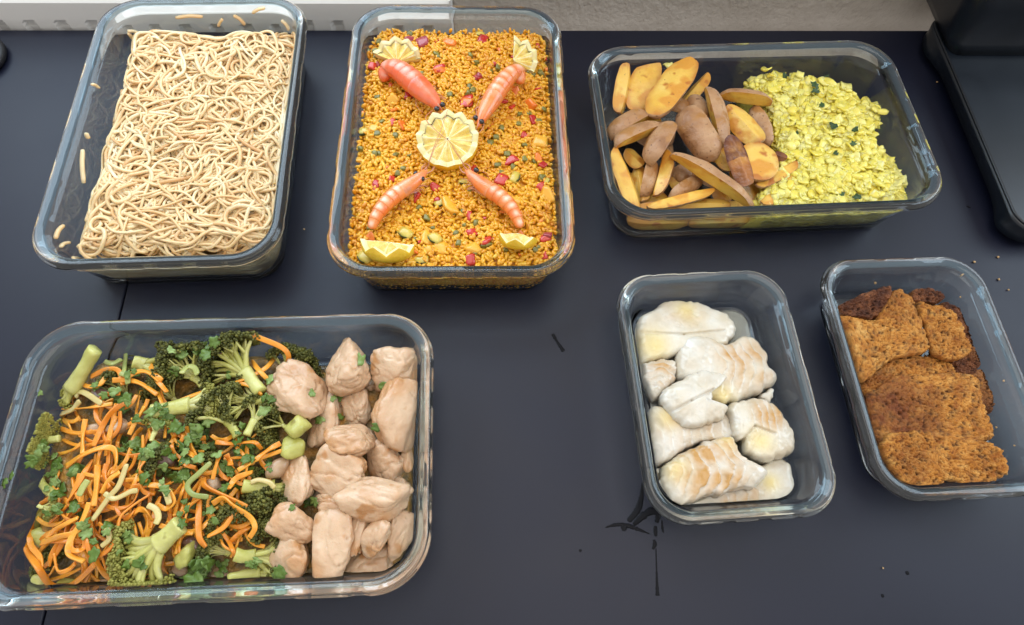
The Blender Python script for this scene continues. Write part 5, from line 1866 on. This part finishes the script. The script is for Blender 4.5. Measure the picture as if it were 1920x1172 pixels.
        if i == 11:
            lab = 'thin carrot strip sticking up over the back of the dish'
        elif i == 12:
            lab = 'longest carrot strip running diagonally across the back florets'
        elif i == 26:
            lab = 'thick carrot strip curving round the front left corner'
        elif i == 36:
            lab = 'carrot strip looping round the dark crown at front right'
        elif i == 37:
            lab = 'upright straight carrot strip right of the large broccoli fan'
        tag(o, lab, 'carrot', grp)
    PS = [([(142, 745), (150, 735), (165, 740), (190, 757)], 'onion'), ([(238, 870), (223, 910), (205, 932), (173, 976)], 'onion'), ([(396, 867), (374, 887), (352, 909), (362, 927), (391, 932)], 'green_strip'),
          ([(277, 947), (292, 955), (297, 970), (292, 983)], 'onion'), ([(232, 700), (235, 675), (237, 658), (245, 648), (254, 650)], 'green_strip'), ([(196, 925), (215, 935), (245, 922), (258, 920)], 'onion'),
          ([(165, 900), (155, 915), (148, 930)], 'green_strip'), ([(200, 990), (205, 1010), (190, 1025)], 'onion'), ([(470, 905), (485, 900), (505, 905), (515, 915)], 'onion'), ([(95, 790), (110, 778), (135, 768), (150, 752)], 'onion'),
          ([(340, 700), (352, 688), (365, 690), (370, 702)], 'green_strip'), ([(300, 905), (312, 925), (318, 945)], 'onion'), ([(225, 700), (238, 705), (240, 720)], 'green_strip'), ([(196, 678), (210, 682), (228, 674)], 'green_strip')]
    for i, (pts, mt) in enumerate(PS):
        P = catmull([at(*p_, veg_z(*p_) + .008 + .0006 * (i % 4)) for p_ in pts], 30)
        V, F = sweep(P, rng.uniform(.0032, .0045), .0016, 8, power=.6, twist=.3 * np.sin(np.linspace(0, 4, 30)))
        tag(add('vegetable_strip', clamp_in(c, V, .0006), F, M[mt], dish=c), 'thin pale yellow onion strip among the carrots' if mt == 'onion' else 'thin green stalk strip among the vegetables', 'vegetable strip', 'onion strips' if mt == 'onion' else 'green stalk strips')

    # chicken
    CH = [((512, 712), (604, 756), 84, .048, 'chicken chunk with the furrowed top at the left beside the broccoli'), ((618, 722), (684, 668), 84, .050, 'chicken chunk at the back with one green herb leaf on it'),
          ((698, 690), (776, 684), 78, .048, 'chicken chunk in the back right corner'), ((616, 738), (612, 828), 66, .034, 'stringy chicken chunk in shade with herb leaves on it'), ((664, 728), (678, 794), 50, .037, 'small smooth chicken chunk in the middle back'),
          ((742, 722), (732, 838), 88, .047, 'large folded chicken chunk along the right glass wall'), ((612, 830), (704, 822), 66, .051, 'flat topped chicken chunk in the centre with a pale upper face'), ((690, 885), (762, 860), 82, .036, 'chicken chunk under the large folded one at right'),
          ((594, 868), (674, 904), 80, .047, 'smooth chicken chunk left of centre with a pointed left tip'), ((556, 860), (558, 950), 60, .046, 'tall narrow chicken chunk beside the pale stalk'), ((644, 918), (772, 952), 68, .052, 'long pointed chicken strip across the right middle'),
          ((726, 908), (768, 916), 44, .033, 'small chicken bit peeking out behind the long strip'), ((522, 965), (586, 1000), 72, .052, 'lumpy chicken chunk with a white patch and herb fleck'), ((520, 1020), (576, 1074), 84, .040, 'broad chicken chunk in the front left below the lumpy one'),
          ((612, 972), (628, 1086), 78, .050, 'large oval chicken chunk at the front with a small pit'), ((592, 940), (648, 934), 36, .046, 'small rounded chicken bit in the middle'), ((608, 964), (666, 952), 36, .050, 'curled chicken bit below the small rounded one'),
          ((684, 944), (658, 1030), 34, .044, 'thin chicken flap standing beside the large oval chunk'), ((722, 976), (684, 1038), 56, .047, 'wedge shaped chicken chunk in the right front'), ((760, 962), (738, 1046), 44, .040, 'narrow chicken chunk at the right glass near the front'),
          ((636, 1072), (734, 1050), 48, .032, 'low chicken strip along the front glass'), ((764, 840), (762, 888), 22, .038, 'thin chicken sliver at the right glass'), ((700, 715), (680, 726), 44, .026, 'shaded chicken bit deep between the back chunks'),
          ((742, 712), (760, 740), 60, .036, 'chicken bit under the back right chunk'), ((610, 745), (655, 742), 30, .034, 'chicken edge below the herb topped chunk'), ((560, 1078), (540, 1090), 40, .024, 'low chicken bit at the front left'),
          ((600, 910), (640, 925), 50, .028, 'shaded chicken bit under the middle chunks')]
    for i, (a, b, w, z, lab) in enumerate(CH):
        chunk(a, b, w, M['chicken'], 'chicken_piece', lab, 'chicken', 'chicken pieces', 700 + i * 3, z=z - .008, flat=.78 if w > 40 else .9, nplanes=8, amp=.20, p=6.2, sub=5, lo=.62, freq=1.5, ridged=.10)


build_veg()


# ------------------------------------------------------------------ herbs dropped on the food
def bvh_of(c):
    V, T = [], []
    off = 0
    for v, fs in FOOD[c]:
        V.append(v)
        for f in fs:
            f = np.asarray(f)
            if f.shape[1] == 4:
                T.append(f[:, [0, 1, 2]] + off)
                T.append(f[:, [0, 2, 3]] + off)
            else:
                T.append(f + off)
        off += len(v)
    return BVHTree.FromPolygons(np.vstack(V).tolist(), np.vstack(T).tolist())


def hit(bv, px, py):
    d = CAM_W + CAM_R * ((px - 960) / FPX) - CAM_U * ((py - 586) / FPX)
    h = bv.ray_cast(Vector(CAM_O), Vector(d).normalized())
    return (None, None) if h[0] is None else (np.array(h[0]), np.array(h[1]))


def leaf_mesh(rng, size, lobes=3):
    """one cut parsley leaflet: lobed outline, folded along the middle"""
    n = 18
    a = np.linspace(0, 2 * np.pi, n, endpoint=False)
    r = .42 + .34 * np.abs(np.sin(a * lobes / 2 + rng.uniform(0, 3))) + .34 * rng.random(n)
    el = rng.uniform(.55, .95)
    X, Y = r * np.cos(a), r * np.sin(a) * el
    fold = rng.uniform(.0, .4)
    cur = rng.uniform(-.3, .4)
    Zt = fold * np.abs(Y) + cur * X ** 2 + .10 * rng.normal(size=n)
    th = .035
    V = np.vstack([np.column_stack([X, Y, Zt + th]), np.column_stack([X * .5, Y * .5, Zt * .45 + th]), [[0, 0, th]], np.column_stack([X, Y, Zt - th]), [[0, 0, -th]]])
    c0, b0, c1 = 2 * n, 2 * n + 1, 3 * n + 1
    j = np.arange(n)
    k = (j + 1) % n
    T = np.vstack([np.stack([np.full(n, c0), n + j, n + k], -1), np.stack([np.full(n, c1), b0 + k, b0 + j], -1)])
    Q = np.vstack([np.stack([n + j, j, k, n + k], -1), np.stack([j, b0 + j, b0 + k, k], -1)])
    return V * size, [T, Q]


def herbs(c, pts, size, mat, label, group, name='herb_leaf', lift=.0008, seed=0, multi=1, spread=6):
    bv = bvh_of(c)
    rng = np.random.default_rng(seed)
    for (x, y) in pts:
        for q in range(multi):
            xx, yy = x + rng.normal(0, spread) * (multi > 1), y + rng.normal(0, spread) * (multi > 1)
            P, Nv = hit(bv, xx, yy)
            if P is None:
                P, Nv = on_wall(c, xx, yy, .001), np.array([0, 0, 1.0])
            nv = Nv * np.sign(np.dot(Nv, CAM_O - P)) + np.array([0, 0, .8]) + rng.normal(0, .25, 3)
            nv /= np.linalg.norm(nv)
            V, F = leaf_mesh(rng, rng.uniform(*size), int(rng.choice([3, 5, 5])))
            t = rng.normal(size=3)
            Fm = frame(np.cross(nv, t), up=nv)
            W = V @ Fm + P + nv * lift * (1 + q)
            tag(add(name, clamp_in(c, W, .0004), F, mat), label, 'herb', group)


HB = [(185, 725), (218, 735), (212, 745), (245, 755), (265, 792), (282, 788), (236, 830), (250, 836), (256, 850), (75, 835), (92, 850), (97, 870), (62, 862), (110, 885), (130, 890), (145, 880), (112, 915), (100, 926), (112, 955), (96, 962), (140, 962),
      (350, 662), (335, 668), (380, 652), (372, 662), (395, 657), (330, 690), (298, 770), (311, 765), (360, 800), (366, 815), (382, 795), (386, 806), (325, 798), (365, 830), (381, 836), (393, 826), (446, 820), (450, 832), (330, 850), (345, 846), (318, 846),
      (430, 716), (505, 745), (496, 760), (460, 862), (471, 852), (411, 880), (430, 886), (426, 905), (490, 882), (501, 871), (345, 895), (330, 892), (315, 886), (362, 870), (350, 960), (356, 967), (391, 966), (168, 985), (166, 992), (178, 1022), (260, 1055), (250, 1002),
      (295, 890), (290, 905), (410, 1065), (426, 1060), (470, 1045), (516, 1075), (230, 1062), (205, 990), (315, 925), (280, 840), (300, 800), (270, 870), (230, 760), (250, 700)]
herbs('veg', HB, (.0022, .0058), M['herb'], 'torn green parsley leaf scattered over the vegetables', 'parsley leaves on the vegetables', seed=4, multi=3, spread=9)
herbs('veg', [(360, 1058), (370, 1068), (380, 1078), (390, 1062), (366, 1084), (376, 1056), (356, 1072)], (.004, .008), M['herb'], 'parsley leaf in the thick tuft at the front rim', 'parsley tuft at the front', seed=6, multi=4, spread=6)
herbs('veg', [(672, 676)], (.0065, .0066), M['herb'], 'single green leaf on the back chicken chunk', None, seed=9)
herbs('veg', [(625, 748), (640, 746), (636, 782), (600, 788), (585, 738), (591, 940), (579, 942), (548, 953), (708, 800), (719, 722)], (.003, .0055), M['herb'], 'small green herb fleck on the chicken', 'herb flecks on the chicken', seed=10)
herbs('veg', [(24, 893), (10, 906), (92, 1117), (76, 738)], (.003, .0045), M['herb'], 'stray green herb bit on the bare glass at left', 'stray herb bits on the glass', seed=12)
herbs('potato', [(1470, 142), (1526, 160), (1530, 170), (1548, 144), (1538, 198), (1562, 238), (1603, 242), (1600, 270), (1567, 288), (1494, 250), (1608, 370), (1577, 365)], (.0026, .0052), M['herb_dark'], 'dark green herb bit in the yellow leek', 'herb bits in the leek', seed=14)


# ------------------------------------------------------------------ marks on the table
def smear(name, pts, widths, label, z=.0001, n=40, thick=.00014):
    P = catmull([at(x, y, z) for x, y in pts], n)
    w = np.interp(np.linspace(0, 1, n), np.linspace(0, 1, len(widths)), widths) * mpp(P[0])
    rng = np.random.default_rng(len(pts) + int(pts[0][0]))
    w = w * (1 + .12 * rng.normal(size=n))
    V, F = sweep(P, w, thick, 8, ends=.6)
    return tag(add(name, V, F, M['wet']), label, 'stain', 'wet smears on the table')


smear('wet_smear', [(1204, 905), (1203, 930), (1196, 955), (1178, 978)], [3, 9, 13, 10], 'curved wet smear running down from the left of the fish dish')
smear('wet_smear', [(1135, 989), (1155, 984), (1175, 985), (1195, 992), (1218, 1001)], [2, 7, 8, 7, 2], 'thin slanting wet streak left of the fish dish corner')
smear('wet_smear', [(1188, 984), (1205, 968), (1222, 958), (1234, 964), (1231, 980)], [8, 14, 16, 13, 8], 'broad bent wet smear below the fish dish corner')
smear('wet_smear', [(1170, 985), (1170, 990), (1169, 996)], [8, 13, 6], 'round wet drop on the slanting streak')
smear('wet_smear', [(1229, 986), (1229, 996), (1230, 1006)], [6, 9, 5], 'short wet dab under the broad smear')
smear('wet_smear', [(1226, 1012), (1228, 1020), (1224, 1030)], [5, 9, 5], 'small blotchy wet dab above the long streak')
smear('wet_smear', [(1230, 1028), (1231, 1065), (1232, 1095), (1233, 1117)], [2, 3, 5, 9], 'long thin vertical wet streak ending in a drop')
smear('wet_smear', [(1241, 975), (1242, 990), (1244, 999)], [3, 5, 3], 'faint short wet line under the fish dish')
smear('wet_smear', [(1036, 626), (1044, 640), (1057, 659)], [7, 5, 8], 'short slanting wet dash left of the fish dish')
smear('wet_smear', [(1086, 1031), (1089, 1033), (1090, 1034)], [3, 6, 3], 'tiny wet dot on the empty table front')
smear('wet_smear', [(1698, 1072), (1701, 1074), (1705, 1075)], [4, 8, 4], 'small dark spot on the table at the front right')
smear('wet_smear', [(1652, 1116), (1655, 1117), (1658, 1118)], [4, 7, 4], 'faint dark spot below the small dark spot')
smear('wet_smear', [(1812, 386), (1816, 388), (1820, 389)], [3, 5, 3], 'small dark spot between the leek dish and the appliance')
for i, (x, y, s, d) in enumerate([(1757, 305 + 13, 3, 0), (1872, 482, 4, 0), (1827, 491, 4, 0), (1873, 524, 4, 0), (1891, 543, 3, 0), (1757, 154, 3, 0), (570, 430, 3, 0), (1656, 1065, 3, 0), (1799, 558, 3, 1), (1794, 705, 3, 1), (1866, 802, 3, 1), (1900, 836, 3, 1), (1640, 532, 4, 1), (1886, 892, 5, 1), (1880, 715, 4, 1)]):
    P = at(x, y, .001) if not d else on_wall('crumb', x, y, .001)
    V, F = rounded_poly(1200 + i, 5, 8, 1, .6, 1, .1)
    o = add('crumb', V * mpp(P) * s / 1.6 + P, F, M['crumb_bit'])
    if d:
        tag(o, 'stray crumb on the bare inside of the crumb slice dish', 'crumb', 'stray crumbs in the dish')
    else:
        tag(o, 'tiny pale crumb lying on the black table', 'crumb', 'crumbs on the table')

for o in list(bpy.data.objects):                     # working notes are not part of the scene
    for k in ('_o', '_p'):
        if k in o:
            del o[k]
